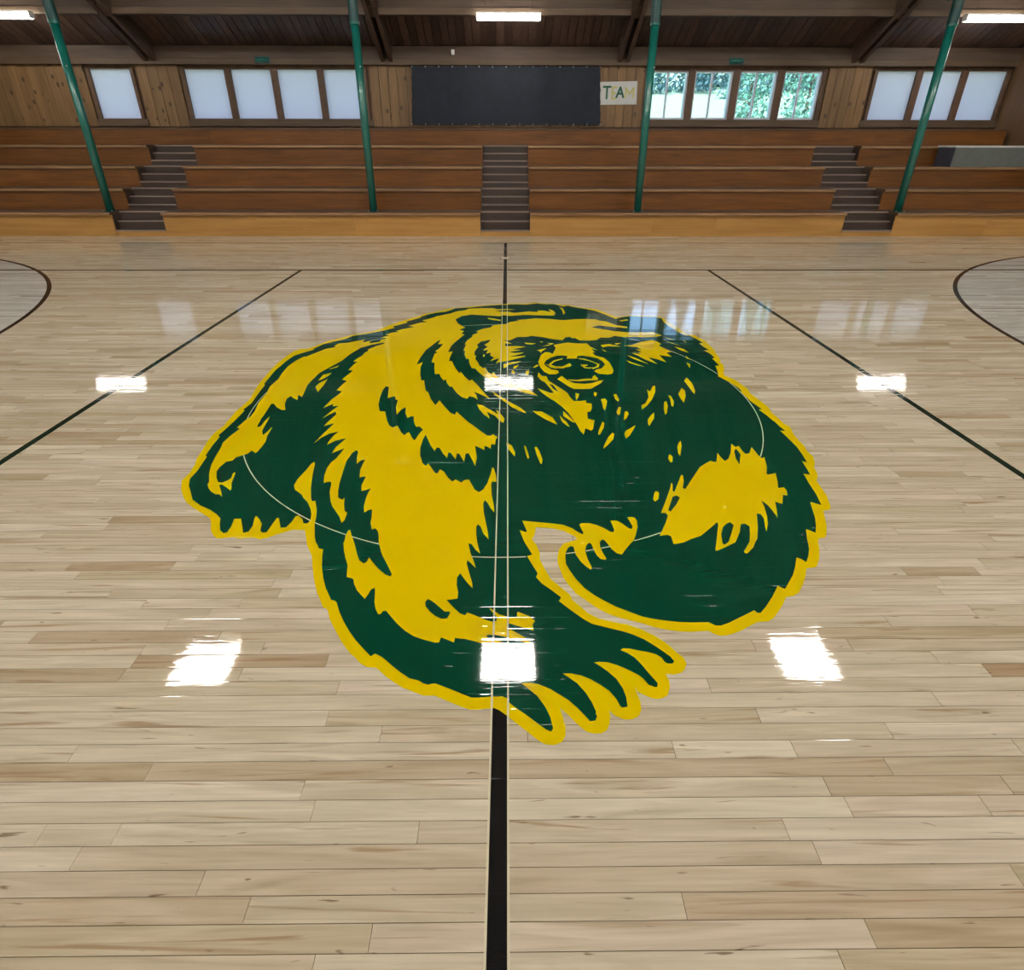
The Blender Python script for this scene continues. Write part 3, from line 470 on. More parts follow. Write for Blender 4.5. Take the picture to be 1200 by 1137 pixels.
('fur_fleck',2,["339,5149 374,5142 361,5123"]),
('fur_fleck',2,["354,5013 444,5070 406,5111 476,5092 416,5033"]),
('fur_fleck',2,["-1486,4429 -1423,4528 -1427,4478 -1470,4436"]),
('fur_fleck',2,["-1502,4191 -1496,4310 -1437,4356 -1446,4286 -1482,4202"]),
('fur_fleck',2,["-1485,4065 -1477,4129 -1434,4222 -1429,4108 -1434,3957"]),
('fur_fleck',2,["-190,4788 -176,4783 -176,4733 -188,4733"]),
('fur_fleck',2,["635,6377 669,6331 682,6142 651,6070 653,6220"]),
('green_fleck',3,["-312,1787 -321,1769 -316,1745 -294,1715 -270,1692 -242,1676 -220,1679 -209,1709 -215,1716 -233,1715 -257,1739 -277,1760 -298,1779"]),
('green_fleck',3,["-933,4067 -905,4052 -873,3840 -828,3879 -808,3811 -792,3811 -785,3690 -756,3558 -739,3636 -712,3684 -699,3584 -672,3507 -653,3532 -632,3532 -620,3456 -604,3400 -588,3368 -572,3379 -540,3332 -557,3276 -575,3181 -599,3225 -628,3299 -640,3284 -652,3251 -682,3299 -723,3392 -750,3361 -777,3393 -804,3457 -816,3500 -849,3611 -889,3619 -919,3727 -938,3879 -941,4000"]),
('green_fleck',3,["363,4110 391,4084 424,3948 390,4004"]),
('green_fleck',3,["955,2549 969,2529 932,2465 884,2401 875,2415 908,2485 930,2534"]),
('green_fleck',3,["1472,3064 1475,2992 1423,2870 1427,2941 1450,3032"]),
('green_fleck',3,["1166,2310 1174,2284 1140,2220 1102,2154 1094,2147 1074,2132 1069,2146 1086,2212 1116,2271 1142,2297"])]
bear = empty('bear_emblem'); tag(bear, 'large yellow and dark green prowling bear emblem painted on the floor', 'floor emblem')
polys = {0: [], 1: [], 2: [], 3: []}
for (nm, layer, loops) in BEAR:
    L_ = [[tuple(float(c) / 1000 for c in p.split(',')) for p in lp.split()] for lp in loops]
    polys[layer].append(L_[0])
    flat(nm, L_, ZP * (2.5 + layer), M['yellow'] if layer in (0, 2) else M['green'], bear)
cq = []
for q in ring_quads(0.0026, YC, 1.826, 1.832, 0, 2*PI, 720):
    mid = (sum(p[0] for p in q) / 4, sum(p[1] for p in q) / 4)
    if any(inpoly(mid, g_) for g_ in polys[1]) and not any(inpoly(mid, y_) for y_ in polys[2]): cq.append(q)
cc = empty('centre_circle'); tag(cc, 'thin cream centre circle crossing the green parts of the bear', 'court line')
run = []
for i, q in enumerate(cq + [None]):
    if run and (q is None or abs(q[0][0] - run[-1][3][0]) + abs(q[0][1] - run[-1][3][1]) > 1e-4):
        quads('arc', run, ZP * 7, M['cream'], cc); run = []
    if q: run.append(q)

# ------------------------------------------------------------------ the gymnasium shell
def shell(name, mat, label, *bx, cat=None):
    mb = MB()
    for b_ in bx: mb.box(*b_)
    o = mb.build(name, mat); tag(o, label, cat or 'wall', kind='structure'); return o
# far wall behind the bleachers: boards round the window openings, knotty pine planks on its face
WZ0, WZ1 = 2.145, 3.142                    # opening sill and head
BAYS = [(-9.36, -8.31, 1), (-7.255, -3.12, 4), (3.20, 7.24, 4), (8.33, 11.42, 3)]
cuts = [-13.9] + [v for b_ in BAYS for v in b_[:2]] + [13.9]
bxs = [(-13.9, 13.9, YW + 0.05, YW + 0.22, -0.2, WZ0), (-13.9, 13.9, YW + 0.05, YW + 0.22, WZ1, ZE + 0.1)]
for i in range(0, len(cuts), 2): bxs.append((cuts[i], cuts[i + 1], YW + 0.05, YW + 0.22, WZ0, WZ1))
wall = shell('wall_back', M['wallback'], 'knotty pine plank wall above the bleachers, between the windows', *bxs)
pr = random.Random(3)
for i in range(0, len(cuts), 2):
    x0, x1 = max(cuts[i], -12.6), min(cuts[i + 1], XE)
    if x1 - x0 < 0.1: continue
    inner0, inner1 = x0 + (0.06 if i else 0), x1 - (0.06 if i + 2 < len(cuts) else 0)
    n = max(1, round((inner1 - inner0) / 0.21)); w = (inner1 - inner0) / n; x = inner0
    for k in range(n):
        wd = w
        d = pr.uniform(0, 0.008)
        box('wall_plank', M['pine'], wall, x + 0.004, x + wd - 0.004, YW - 0.002 - d, YW + 0.05, 1.99, 3.22, 0.004); x += wd
# beam along the head of the wall, brown sill boards under the windows, dark ledge on the top bleacher
o = box('trim_1', M['beam'], None, -13.6, 13.6, YW - 0.08, YW + 0.04, 3.215, 3.57, 0.01); tag(o, 'wide brown beam along the top of the far wall', 'beam', kind='structure')
o = box('trim_6', M['sill'], None, -13.6, 13.6, YW - 0.105, YW - 0.081, 3.215, 3.33, 0.006); tag(o, 'lighter lip board along the lower edge of the wall beam', 'trim', kind='structure')
for bi, (x0, x1, n) in enumerate(BAYS):
    o = box('trim_%d' % (bi + 2), M['sill'], None, x0 - 0.07, x1 + 0.07, YW - 0.035, YW + 0.05, 2.0, WZ0 - 0.005, 0.006)
    tag(o, 'brown sill board under %s' % ('the single covered window at the far left', 'the row of four covered windows', 'the row of four clear windows', 'the three covered windows at the far right')[bi], 'trim', kind='structure')
# windows
wi = 0
names_cov = {0: ['lone white covered window left of the leftmost pine panel'],
             1: ['white covered window, leftmost of the row of four', 'white covered window, second of the row of four', 'white covered window, third of the row of four', 'white covered window partly behind a green post, last of four'],
             3: ['white covered window just right of the pine panel at the right', 'white covered window crossed by the rightmost green post', 'white covered window nearest the brown end wall']}
names_clr = ['clear window beside the green post, lawn and dark trees outside', 'clear window, second of four, lawn and dark trees outside', 'clear window, third of four, light green leaves outside', 'clear window, last of four, light green leaves outside']
for bi, (x0, x1, n) in enumerate(BAYS):
    inner = x1 - x0; pit = inner / n
    for k in range(n):
        a, b_ = x0 + k * pit, x0 + (k + 1) * pit
        wi += 1; w = empty('window_%d' % wi, ((a + b_) / 2, YW, WZ0)); clear = bi == 2
        tag(w, names_clr[k] if clear else names_cov[bi][k], 'window', kind='structure')
        fr = MB(); m_ = 0.072
        for (p, q, r_, s_) in ((a, a + m_, WZ0, WZ1), (b_ - m_, b_, WZ0, WZ1), (a + m_, b_ - m_, WZ0, WZ0 + 0.012), (a + m_, b_ - m_, WZ1 - 0.012, WZ1)):
            fr.box(p, q, YW - 0.03, YW + 0.12, r_, s_)
        o = fr.build('frame', M['frame'], w); o.matrix_parent_inverse = Matrix.Translation((-(a + b_) / 2, -YW, -WZ0))
        pi_ = o.matrix_parent_inverse.copy(); kids = []
        i0, i1, z0, z1 = a + m_, b_ - m_, WZ0 + 0.012, WZ1 - 0.012
        if clear:
            v = MB(); e = 0.04
            for (p, q, r_, s_) in ((i0, i0 + e, z0, z1), (i1 - e, i1, z0, z1), (i0 + e, i1 - e, z0, z0 + e), (i0 + e, i1 - e, z1 - e, z1)): v.box(p, q, YW + 0.03, YW + 0.16, r_, s_)
            vf = v.build('vinyl_frame', M['vinyl'], w); kids.append(vf)
            xm = (i0 + i1) / 2 - 0.02
            kids.append(box('meeting_rail', M['vinyl'], w, xm - 0.022, xm + 0.022, YW + 0.06, YW + 0.11, z0 + e, z1 - e, 0.004))
            for (p, q, yy) in ((i0 + e, xm - 0.022, 0.075), (xm + 0.022, i1 - e, 0.095)):
                (box('pane', M['glass'], vf, p, q, YW + yy, YW + yy + 0.006, z0 + e, z1 - e))
        else:
            kids.append(box('frosted_sheet', M['panel'], w, i0, i1, YW + 0.03, YW + 0.036, z0, z1))
        for k_ in kids: k_.matrix_parent_inverse = pi_
# brown plywood end wall of the bleacher bay
for sx in (-1, 1):
    xe_ = XE if sx > 0 else 12.65
    mb = MB(); x0, x1 = sorted((sx * xe_, sx * (xe_ + 0.12)))
    ys = [YF, YW]
    mb.hexa([(x0, YF, 0), (x1, YF, 0), (x1, YW, 0), (x0, YW, 0), (x0, YF, roof_z(YF)), (x1, YF, roof_z(YF)), (x1, YW, roof_z(YW)), (x0, YW, roof_z(YW))])
    o = mb.build('wall_right_partition' if sx > 0 else 'wall_left_partition', M['plywall'])
    tag(o, 'plain brown end wall of the bleachers at the %s' % ('right' if sx > 0 else 'left'), 'wall', kind='structure')
# the rest of the hall
for sx, nm in ((-1, 'wall_left'), (1, 'wall_right')):
    x0, x1 = sorted((sx * 13.7, sx * 13.9)); mb = MB(); zr = roof_z(YC)
    n0 = 0
    mb.v = [(x, y, z) for x in (x0, x1) for (y, z) in ((2*YC - YW, 0), (YW + .2, 0), (YW + .2, ZE), (YC, zr), (2*YC - YW, ZE))]
    mb.f = [(0,1,2,3,4), (5,6,7,8,9), (0,1,6,5), (1,2,7,6), (2,3,8,7), (3,4,9,8), (4,0,5,9)]
    tag(mb.build(nm, M['plaster']), 'gable end wall of the gymnasium on the %s' % ('left' if sx < 0 else 'right'), 'wall', kind='structure')
shell('wall_front', M['plaster'], 'side wall of the gymnasium behind the camera', (-13.9, 13.9, 2*YC - YW - 0.2, 2*YC - YW, -0.2, ZE + 0.1))
mb = MB(); zr = roof_z(YC)
mb.hexa([(-13.9, YC, zr + .03), (13.9, YC, zr + .03), (13.9, YW + .5, ZE - .5*SL + .03), (-13.9, YW + .5, ZE - .5*SL + .03), (-13.9, YC, zr + .2), (13.9, YC, zr + .2), (13.9, YW + .5, ZE - .5*SL + .2), (-13.9, YW + .5, ZE - .5*SL + .2)])
yb = 2*YC - YW
mb.hexa([(-13.9, yb - .5, ZE - .5*SL + .03), (13.9, yb - .5, ZE - .5*SL + .03), (13.9, YC, zr + .03), (-13.9, YC, zr + .03), (-13.9, yb - .5, ZE - .5*SL + .2), (13.9, yb - .5, ZE - .5*SL + .2), (13.9, YC, zr + .2), (-13.9, YC, zr + .2)])
ceil = mb.build('ceiling', M['roofboard']); tag(ceil, 'dark brown plank ceiling sloping up over the bleachers', 'ceiling', kind='structure')
cr = random.Random(5); x = -12.6
while x < XE:
    w = 0.17; d = cr.uniform(0, 0.012); y0, y1 = YC + 0.05, YW - 0.02
    a, b_ = x + 0.007, min(XE, x + w) - 0.007
    mb = MB().hexa([(a, y0, roof_z(y0) - d), (b_, y0, roof_z(y0) - d), (b_, y1, roof_z(y1) - d), (a, y1, roof_z(y1) - d), (a, y0, roof_z(y0) + .03), (b_, y0, roof_z(y0) + .03), (b_, y1, roof_z(y1) + .03), (a, y1, roof_z(y1) + .03)])
    mb.build('ceiling_board', M['roofboard'], ceil); x += w
# double rafters on the post lines, purlin between them
RX = [-7.83, -2.62, 2.62, 7.83]
rl = ['paired brown rafter above the leftmost green post', 'paired brown rafter left of the navy tarp', 'paired brown rafter above the paper poster', 'paired brown rafter above the rightmost green post']
def slope_bar(mb, x0, x1, y0, y1, zl, zh):   # zl, zh: offsets below the roof line
    mb.hexa([(x0, y0, roof_z(y0) - zl), (x1, y0, roof_z(y0) - zl), (x1, y1, roof_z(y1) - zl), (x0, y1, roof_z(y1) - zl), (x0, y0, roof_z(y0) - zh), (x1, y0, roof_z(y0) - zh), (x1, y1, roof_z(y1) - zh), (x0, y1, roof_z(y1) - zh)])
for i, rx in enumerate(RX):
    r = empty('rafter', (rx, YW, 3.3)); tag(r, rl[i], 'rafter', 'double rafters of the roof', 'structure'); inv = Matrix.Translation((-rx, -YW, -3.3))
    for sx in (-1, 1):
        mb = MB(); x0, x1 = sorted((rx + sx * 0.05, rx + sx * 0.13)); slope_bar(mb, x0, x1, YC, YW - 0.01, 0.37, 0.0)
        mb.build('rafter_plank', M['rafter'], r).matrix_parent_inverse = inv
    for yy in (13.35, 10.6, 8.0):
        mb = MB(); slope_bar(mb, rx - 0.05, rx + 0.05, yy - 0.12, yy + 0.12, 0.34, 0.03); mb.build('spacer_block', M['beam'], r).matrix_parent_inverse = inv
xs = [-12.6] + RX + [XE]
pl = ['brown purlin over the far left end of the bleachers', 'brown purlin above the row of four covered windows', 'brown purlin behind the middle strip lamp', 'brown purlin above the row of four clear windows', 'brown purlin behind the right strip lamp']
for i in range(5):
    a = xs[i] + (0.13 if i else 0); b_ = xs[i + 1] - (0.13 if i < 4 else 0); mb = MB(); yy = 13.4
    mb.hexa([(a, yy, 3.936), (b_, yy, 3.936), (b_, yy + .14, 3.936), (a, yy + .14, 3.936), (a, yy, roof_z(yy)), (b_, yy, roof_z(yy)), (b_, yy + .14, roof_z(yy + .14)), (a, yy + .14, roof_z(yy + .14))])
    pu = mb.build('purlin', M['beam']); box('lower_board', M['sill'], pu, a, b_, yy - .025, yy - .001, 3.936, 4.05, .004)
    tag(pu, pl[i], 'purlin', 'purlins between the rafters', 'structure')

# ------------------------------------------------------------------ bleachers
XL = -12.6
sect = [(XL, AISLES[0][0]), (AISLES[0][1], AISLES[1][0]), (AISLES[1][1], AISLES[2][0]), (AISLES[2][1], XE - 0.02)]
sl = ['wooden bleacher section left of the left stairs', 'wooden bleacher section between the left and the middle stairs', 'wooden bleacher section between the middle and the right stairs', 'wooden bleacher section right of the right stairs']
def lev(k): return YF + k * RUN, ZD + k * RISE
SPLIT = {0: [-10.2], 1: [-4.9, -2.98], 2: [2.9, 4.2], 3: [9.6]}
for i, (x0, x1) in enumerate(sect):
    b0 = empty('bleacher', ((x0 + x1) / 2, YF, 0)); tag(b0, sl[i], 'bleacher', 'tiered wooden bleachers'); inv = Matrix.Translation((-(x0 + x1) / 2, -YF, 0)); ks = []
    ed = [x0] + SPLIT[i] + [x1]
    for j in range(len(ed) - 1):
        ks.append(box('front_panel', M['ply'], b0, ed[j] + 0.0015, ed[j + 1] - 0.0015, YF, YF + 0.02, 0.0, ZD - 0.04))
    for k in range(4):
        y, z = lev(k)
        ks.append(box('seat_board', M['seat'], b0, x0, x1, y - 0.03, y + RUN + 0.02, z - 0.042, z))
        ks.append(box('edge_strip', M['seat_edge'], b0, x0, x1, y - 0.052, y - 0.0305, z - 0.046, z + 0.002, 0.006))
        ke = box('riser_board', M['riser'], b0, x0, x1, y + (0.02 if k == 0 else 0.0), y + 0.03, (0 if k == 0 else z - RISE), z - 0.042) if k else None
        if ke: ks.append(ke)
    # frame side closing the cut towards the stairs
    for xe in ((x0,) if i == 3 else (x1,) if i == 0 else (x0, x1)):
        s_ = 0.02 if xe == x0 else -0.02; mb = MB()
        for k in range(4):
            y, z = lev(k); a, b_ = sorted((xe, xe + s_)); mb.box(a, b_, y + 0.031, y + RUN + 0.03, 0.0, z - 0.043)
        ks.append(mb.build('side_board', M['stair'], b0))
    for o in ks: o.matrix_parent_inverse = inv
up = empty('upper_walkway', (0, YF + 4 * RUN, 0)); tag(up, 'top wooden tier running the whole length under the windows', 'bleacher')
y4, z4 = lev(4); inv = Matrix.Translation((0, -y4, 0)); z4 = 1.957
for j in range(8):
    a, b_ = -12.6 + j * (12.45 + XE) / 8, -12.6 + (j + 1) * (12.45 + XE) / 8
    box('riser_board', M['riser'], up, a, b_, y4, y4 + 0.03, z4 - RISE + 0.06, z4 - 0.035).matrix_parent_inverse = inv
box('walkway_board', M['frame'], up, -12.6, XE - 0.15, y4 - 0.02, YW, z4 - 0.035, z4, 0.006).matrix_parent_inverse = inv
al = ['dark wooden stairs through the bleachers, left of three flights', 'dark wooden stairs up the middle of the bleachers', 'dark wooden stairs through the bleachers, right of three flights']
tops = [(YF + .02, .12), (YF + .15, .282), (YF + .28, ZD)]
for k_ in (1, 2, 3):
    yk, zk = lev(k_); tops += [(yk + .005, zk - RISE + .10), (yk + .14, zk - RISE + .245), (yk + .28, zk)]
for i, (x0, x1) in enumerate(AISLES):
    s0 = empty('aisle_stairs', ((x0 + x1) / 2, YF, 0)); tag(s0, al[i], 'stairs', 'stairs between the bleacher sections'); inv = Matrix.Translation((-(x0 + x1) / 2, -YF, 0)); ks = []
    a, b_ = x0 + 0.004, x1 - 0.004
    ks.append(box('kick_board', M['ply'], s0, a, b_, YF, YF + 0.02, 0.0, 0.105))
    for j, (y, z) in enumerate(tops):
        yn = tops[j + 1][0] if j + 1 < len(tops) else YF + 4 * RUN - 0.002
        ks.append(box('tread', M['stair'], s0, a, b_, y - (0.027 if j == 0 else 0.012), yn, z - 0.028, z, 0.003))
        ks.append(box('nosing', M['stair_edge'], s0, a, b_, y - (0.032 if j == 0 else 0.0175), y - (0.027 if j == 0 else 0.012), z - 0.026, z - 0.001))
        if j: ks.append(box('riser', M['stair'], s0, a, b_, y, y + 0.02, tops[j - 1][1], z - 0.028))
    for o in ks: o.matrix_parent_inverse = inv

# ------------------------------------------------------------------ green posts
PX = [(-7.82, 'green steel post beside the left stairs, left of the lone covered window'), (-2.62, 'green steel post left of the navy tarp'), (2.624, 'green steel post between the poster and the clear windows'), (7.846, 'green steel post beside the right stairs')]
def make_post():
    p = empty('steel_post'); z0 = ZD
    MB().cyl((0, 0, z0), (0, 0, 3.56), 0.072, n=24).build('shaft', M['teal'], p, smooth=True)
    MB().cyl((0, 0, 3.56), (0, 0, roof_z(YF + .15) - 0.37), 0.085, n=24).build('sleeve', M['teal_dark'], p)
    MB().cyl((0, 0, 3.53), (0, 0, 3.57), 0.088, n=24).build('collar', M['teal'], p)
    box('base_plate', M['teal_dark'], p, -.1, .1, -.1, .1, z0, z0 + .014, .003)
    for sx in (-1, 1): MB().cyl((sx * .083, -.083, z0 + .014), (sx * .083, -.083, z0 + .034), .011, n=8).build('bolt', M['steel'], p)
    MB().cyl((0.04, -0.07, 2.90), (0.04, -0.078, 2.90), .012, n=10).build('screw', M['steel'], p)
    box('gusset', M['teal_dark'], p, -.012, .012, .08, .30, 3.95, 4.55)
    return p
def copy_tree(o, parent=None):
    c = o.copy(); C.objects.link(c); c.parent = parent
    for ch in o.children: copy_tree(ch, c)
    return c
post = make_post()
for i, (x, lb) in enumerate(PX):
    p = post if i == 0 else copy_tree(post); p.location = (x, YF + 0.15, 0); tag(p, lb, 'post', 'green posts along the front of the bleachers')

# ------------------------------------------------------------------ lamps
def strip_lamp():
    p = empty('strip_lamp')
    MB().box(-.60, .60, -.06, .06, .045, .085).build('housing', M['white_metal'], p, .006)
    MB().box(-.615, .615, -.075, .075, -.045, .045).build('diffuser', M['tube'], p, .02)
    for sx in (-1, 1):
        box('end_cap', M['white_metal'], p, *sorted((sx * .615, sx * .63)), -.07, .07, -.042, .08, .004)
        MB().cyl((sx * .45, 0, .085), (sx * .45, 0, .52), .003, n=6).build('hanger_rod', M['rafter'], p)
    return p
lamp = strip_lamp()
for i, (x, lb) in enumerate(((0.067, 'white strip lamp over the middle of the bleachers'), (-9.78, 'white strip lamp cut by the left edge of the photo'), (9.63, 'white strip lamp at the top right beside the green post'))):
    p = lamp if i == 0 else copy_tree(lamp); p.location = (x, 13.2, 3.868); tag(p, lb, 'lamp', 'strip lamps over the bleachers')
for x in (-9.7, 0, 9.7):
    p = copy_tree(lamp); p.location = (x, 2*YC - 13.2, 3.868); tag(p, 'white strip lamp behind the camera, ' + {-9.7: 'left', 0: 'middle', 9.7: 'right'}[x] + ' of three', 'lamp', 'strip lamps behind the camera')
def high_bay():
    p = empty('high_bay_lamp')
    box('housing', M['white_metal'], p, -.50, .50, -.46, .46, .03, .13, .02)
    box('reflector', M['white_metal'], p, -.49, .49, -.45, .45, .022, .03)
    for k in range(6):
        y_ = -.37 + k * .148
        MB().cyl((-.46, y_, -.012), (.46, y_, -.012), .034, n=12).build('tube', M['highbay'], p, smooth=False)
    for sx in (-1, 1): box('lamp_holder', M['white_metal'], p, *sorted((sx * .46, sx * .495)), -.44, .44, -.03, .03)
    for sx in (-1, 1): MB().cyl((sx * .4, 0, .13), (sx * .4, 0, .9), .006, n=8).build('hanger_rod', M['steel'], p)
    return p
hb = high_bay(); first = True
for yy, zz in ((6.93, 6.5), (2*YC - 6.93, 6.5)):
    for x in (-10.5, -5.28, 0.03, 5.28, 10.5):
        p = hb if first else copy_tree(hb); first = False; p.location = (x, yy, zz)
        where = {-10.5: 'far left', -5.28: 'left', 0.03: 'middle', 5.28: 'right', 10.5: 'far right'}[x]
        if yy > YC and abs(x) < 6: lb = 'square white high-bay lamp mirrored in the varnish ' + {'left': 'left of the bear', 'middle': "on the bear's big paw", 'right': 'right of the bear'}[where]
        else: lb = 'square white high-bay lamp over the court, %s of the row %s' % (where, 'ahead' if yy > YC else 'behind the camera')
        tag(p, lb, 'lamp', 'high-bay lamps over the court')

# ------------------------------------------------------------------ navy tarp and poster on the wall, box on the seats
tarp = empty('tarp', (0.02, YW, 2.03)); tag(tarp, 'large navy tarp pinned flat over the middle windows', 'tarp'); inv = Matrix.Translation((-0.02, -YW, -2.03))
NX, NZ = 60, 20; tv, tf = [], []
for side in (0, 1):
    for j in range(NZ + 1):
        for i in range(NX + 1):
            u, v = i / NX, j / NZ; hw0, hw1 = 2.19, 2.11
            hw = hw0 + (hw1 - hw0) * v; x = 0.015 + (2 * u - 1) * (hw - 0.012 * abs(math.sin(v * PI * 5)))
            z = 2.035 + v * 1.172; 
            if j == NZ: z -= 0.012 * abs(math.sin(u * PI * 14))
            if j == 0: z += 0.010 * abs(math.sin(u * PI * 14))
            y = YW - 0.055 - 0.010 * math.sin(u * 31) * math.sin(v * PI) - (0.006 if side == 0 else 0)
            tv.append((x, y, z))
W_ = NX + 1; N_ = W_ * (NZ + 1)
for j in range(NZ):
    for i in range(NX):
        k = j * W_ + i; tf.append((k, k + 1, k + W_ + 1, k + W_)); tf.append((N_ + k, N_ + k + W_, N_ + k + W_ + 1, N_ + k + 1))
me = bpy.data.meshes.new('sheet'); me.from_pydata(tv, [], tf); me.materials.append(M['navy']); me.shade_smooth()
sheet = link(bpy.data.objects.new('sheet', me), tarp); sheet.matrix_parent_inverse = inv
gm = MB().cyl((0, -.012, 0), (0, 0.0, 0), .013, n=10).mesh('grommet', M['steel'])
for i in range(15):
    u = i / 14
    for (hw, z) in ((2.10, 3.190), (2.18, 2.050)):
        o = bpy.data.objects.new('grommet', gm); link(o, sheet); o.location = (0.015 + (2 * u - 1) * hw, YW - 0.062, z)
for (x, y0) in ((-2.02, YW - .045), (2.02, YW - .045)):
    o = box('batten', M['frame'], tarp, x - .03, x + .03, y0, YW - 0.012, 2.04, 3.20); o.matrix_parent_inverse = inv
pos = empty('poster', (2.55, YW - 0.02, 2.45)); tag(pos, 'white paper poster lettered TEAM pinned on the pine planks', 'poster'); inv = Matrix.Translation((-2.55, -(YW - 0.02), -2.45))
yp = YW - 0.016
mb = MB().hexa([(2.135, yp - .004, 2.452), (3.005, yp - .004, 2.46), (3.005, yp, 2.46), (2.135, yp, 2.452), (2.135, yp - .004, 2.905), (2.985, yp - .004, 2.925), (2.985, yp, 2.925), (2.135, yp, 2.905)])
mb.build('sheet', M['paper'], pos).matrix_parent_inverse = inv
def strokes(name, mat, segs, w, x0, z0, sx, sz):
    mb = MB()
    for (a, b_, c, d) in segs:
        p = Vector((x0 + a * sx, 0, z0 + b_ * sz)); q = Vector((x0 + c * sx, 0, z0 + d * sz)); t_ = (q - p).normalized(); n_ = Vector((-t_.z, 0, t_.x)) * w / 2
        e = t_ * w * .3; p -= e; q += e
        P4 = [p - n_, q - n_, q + n_, p + n_]
        mb.hexa([(v.x, yp - .0055, v.z) for v in P4] + [(v.x, yp - .004, v.z) for v in P4])
    mb.build(name, mat, pos).matrix_parent_inverse = inv
LT = {'T': [(0, 1, 1, 1), (.5, 1, .5, 0)], 'E': [(0, 0, 0, 1), (0, 1, .9, 1), (0, .5, .7, .5), (0, 0, .9, 0)], 'A': [(0, 0, .5, 1), (.5, 1, 1, 0), (.22, .38, .78, .38)], 'M': [(0, 0, 0, 1), (0, 1, .5, .35), (.5, .35, 1, 1), (1, 1, 1, 0)]}
strokes('letter', M['ink_green'], LT['T'], .042, 2.225, 2.575, .165, .235)
strokes('letter', M['ink_yellow'], LT['E'], .034, 2.435, 2.575, .10, .225)
strokes('letter', M['ink_green'], LT['A'], .042, 2.53, 2.60, .16, .20)
strokes('letter', M['ink_yellow'], LT['M'], .034, 2.735, 2.60, .18, .19)
for (x, z) in ((2.16, 2.89), (2.96, 2.9), (2.165, 2.475), (2.975, 2.475)):
    MB().cyl((x, yp - .010, z), (x, yp - .004, z), .008, n=8).build('push_pin', M['steel'], pos).matrix_parent_inverse = inv
sb = empty('storage_box', (10.4, 12.87, 1.228)); tag(sb, 'long grey box lying on the bleacher seats at the far right', 'box'); inv = Matrix.Translation((-10.4, -12.87, -1.228))
box('body', M['grey_box'], sb, 9.42, 11.45, 12.87, 13.40, 1.229, 1.600, .004).matrix_parent_inverse = inv
box('end_panel', M['grey_box_end'], sb, 9.405, 9.42, 12.88, 13.39, 1.232, 1.598).matrix_parent_inverse = inv
box('lid', M['paper'], sb, 9.395, 11.46, 12.855, 13.41, 1.600, 1.632, .004).matrix_parent_inverse = inv
jb = empty('junction_box', (-1.155, YW - 0.08, 3.455)); tag(jb, 'tiny white box on the beam above the navy tarp', 'junction box')
box('case', M['white_metal'], jb, -.035, .035, -.04, 0.0, -.05, .05, .006); box('cover', M['white_metal'], jb, -.028, .028, -.045, -.04, -.042, .042, .002)
def fitting():
    p = empty('green_fitting')
    mb = MB(); n = 20
    for k in range(5):
        a0 = k / 5 * PI / 2; 
    rings = [(1.0, 0.0), (.95, .025), (.8, .05), (.5, .07), (.15, .08)]
    for (s_, d) in rings: mb.v += [(.16 * s_ * math.cos(2*PI*i/n), -d, .06 * s_ * math.sin(2*PI*i/n)) for i in range(n)]
    for k in range(len(rings) - 1):
        for i in range(n): mb.f.append((k*n + i, k*n + (i+1) % n, (k+1)*n + (i+1) % n, (k+1)*n + i))
    mb.f.append(tuple(range(4*n, 5*n)))
    mb.build('dome', M['teal'], p, smooth=True); box('back_plate', M['teal_dark'], p, -.17, .17, -.012, 0, -.065, .065, .003)
    return p
ft_ = fitting()
for i, (x, lb) in enumerate(((-5.36, 'small green fitting on the beam above the four covered windows'), (5.13, 'small green fitting on the beam above the four clear windows'))):
    p = ft_ if i == 0 else copy_tree(ft_); p.location = (x, YW - 0.105, 3.30); tag(p, lb, 'fitting', 'green fittings on the wall beam')

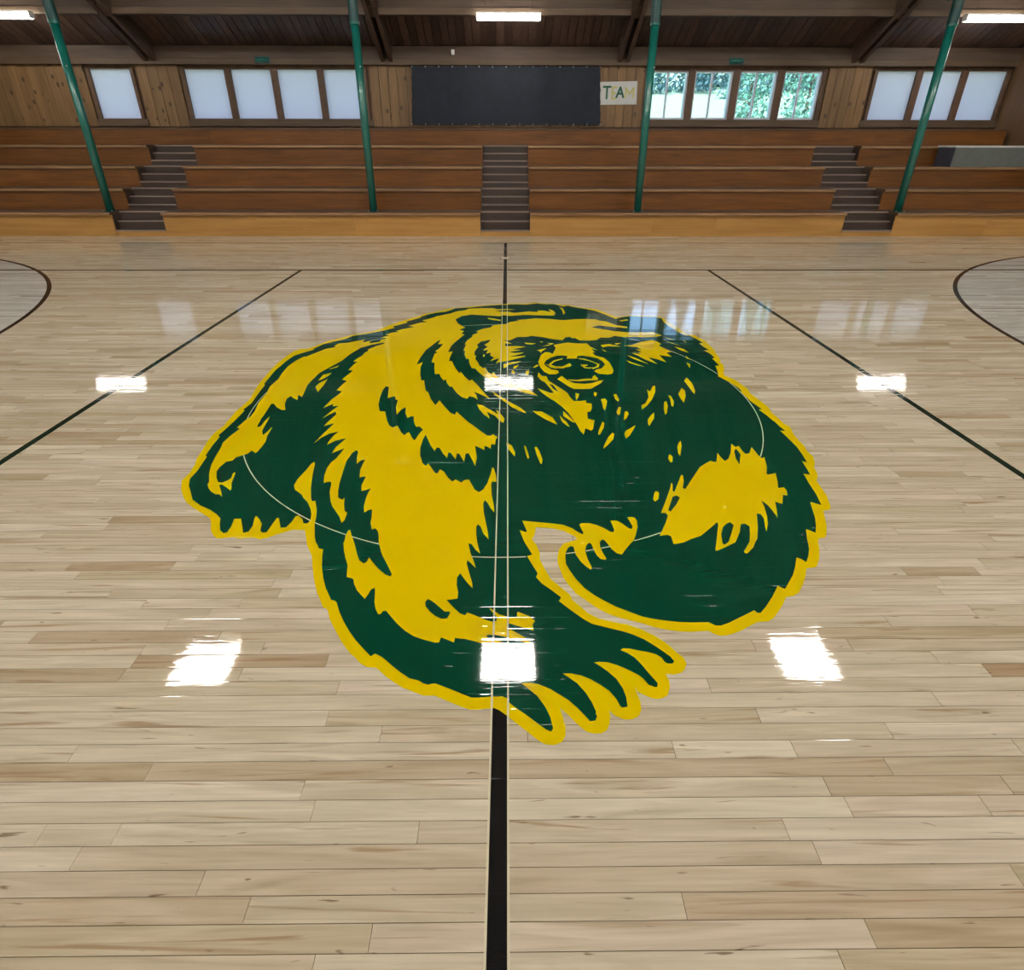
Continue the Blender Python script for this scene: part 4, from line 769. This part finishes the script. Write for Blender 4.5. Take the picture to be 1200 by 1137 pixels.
# ------------------------------------------------------------------ outside: rising lawn and trees behind the clear windows
mb = MB(); gr = random.Random(9); nx, ny = 40, 24
for j in range(ny + 1):
    for i in range(nx + 1):
        x = -60 + 120 * i / nx; y = YW + 0.9 + 90 * (j / ny) ** 1.3
        mb.v.append((x, y, 1.15 + 0.13 * (y - YW) + 0.25 * math.sin(x * .13 + y * .07)))
for j in range(ny):
    for i in range(nx): k = j * (nx + 1) + i; mb.f.append((k, k + 1, k + nx + 2, k + nx + 1))
tag(mb.build('ground_outside', M['lawn'], smooth=True), 'sunlit lawn rising outside the clear windows', 'lawn', kind='structure')
def ground_z(x, y): return 1.15 + 0.13 * (y - YW) + 0.25 * math.sin(x * .13 + y * .07)
def tree(x, y, h, r, kind, lb, n):
    p = empty('conifer_tree' if kind == 'dark' else 'leafy_tree', (x, y, ground_z(x, y) - 0.1)); tag(p, lb, 'tree', 'trees outside the clear windows')
    q = random.Random(int(x * 91 + y * 17)); mb = MB().cyl((0, 0, 0), (0, 0, h * .85), r * .07, r * .02, 10)
    for k in range(10):
        a = q.uniform(0, 2*PI); z = h * q.uniform(.15, .8); l = r * .8 * (1 - z / h * .6); mb.cyl((0, 0, z), (l * math.cos(a), l * math.sin(a), z + l * .25), r * .02, r * .006, 5)
    mb.build('trunk', M['bark'], p)
    f = MB()
    for k in range(n):
        if kind == 'dark': z = h * (q.random() ** 1.3 * .97 + .03); rr = r * (1 - z / h) * q.uniform(.35, 1.05)
        else:
            z = h * q.uniform(.06, 1.0); rr = r * max(0, 1 - ((z / h - .5) / .55) ** 2) ** .3 * math.sqrt(q.uniform(.02, 1.0))
        a = q.uniform(0, 2*PI); c = Vector((rr * math.cos(a), rr * math.sin(a), z)); s = r * q.uniform(.05, .12)
        d = Vector((q.gauss(0, 1), q.gauss(0, 1), q.gauss(0, 1))).normalized(); e = d.orthogonal().normalized(); g_ = d.cross(e); k0 = len(f.v)
        f.v += [tuple(c - e * s), tuple(c + g_ * s * .5), tuple(c + e * s), tuple(c - g_ * s * .5)]; f.f.append((k0, k0+1, k0+2, k0+3))
    me = bpy.data.meshes.new('foliage'); me.from_pydata(f.v, [], f.f); me.materials.append(M['leaf_dark' if kind == 'dark' else 'leaf_light'])
    link(bpy.data.objects.new('foliage', me), p)
for i, (x, y, h, r, lb) in enumerate(((8.9, 40, 5.5, 1.45, 'dark tree on the lawn, seen through the left edge of the first clear window'), (12.0, 41.5, 6.5, 1.6, 'dark tree on the lawn, seen between the first and second clear windows'),
                                (14.7, 46, 7.5, 1.8, 'tall dark tree on the lawn, seen through the second clear window'), (15.3, 40, 6.0, 1.6, 'dark tree on the lawn behind the leaves of the third clear window'),
                                (18.8, 42, 6.5, 1.7, 'dark tree on the lawn behind the leaves of the last clear window'))):
    tree(x, y, h * 1.15, r, 'dark', lb, 2200)
tree(12.9, 36.5, 3.4, 1.0, 'dark', 'low dark bush on the lawn outside the second clear window', 700)
tree(7.85, 20.6, 3.3, 0.80, 'light', 'light green leafy tree outside the third clear window', 2000)
tree(9.65, 20.4, 3.5, 0.85, 'light', 'light green leafy tree outside the last clear window', 2000)
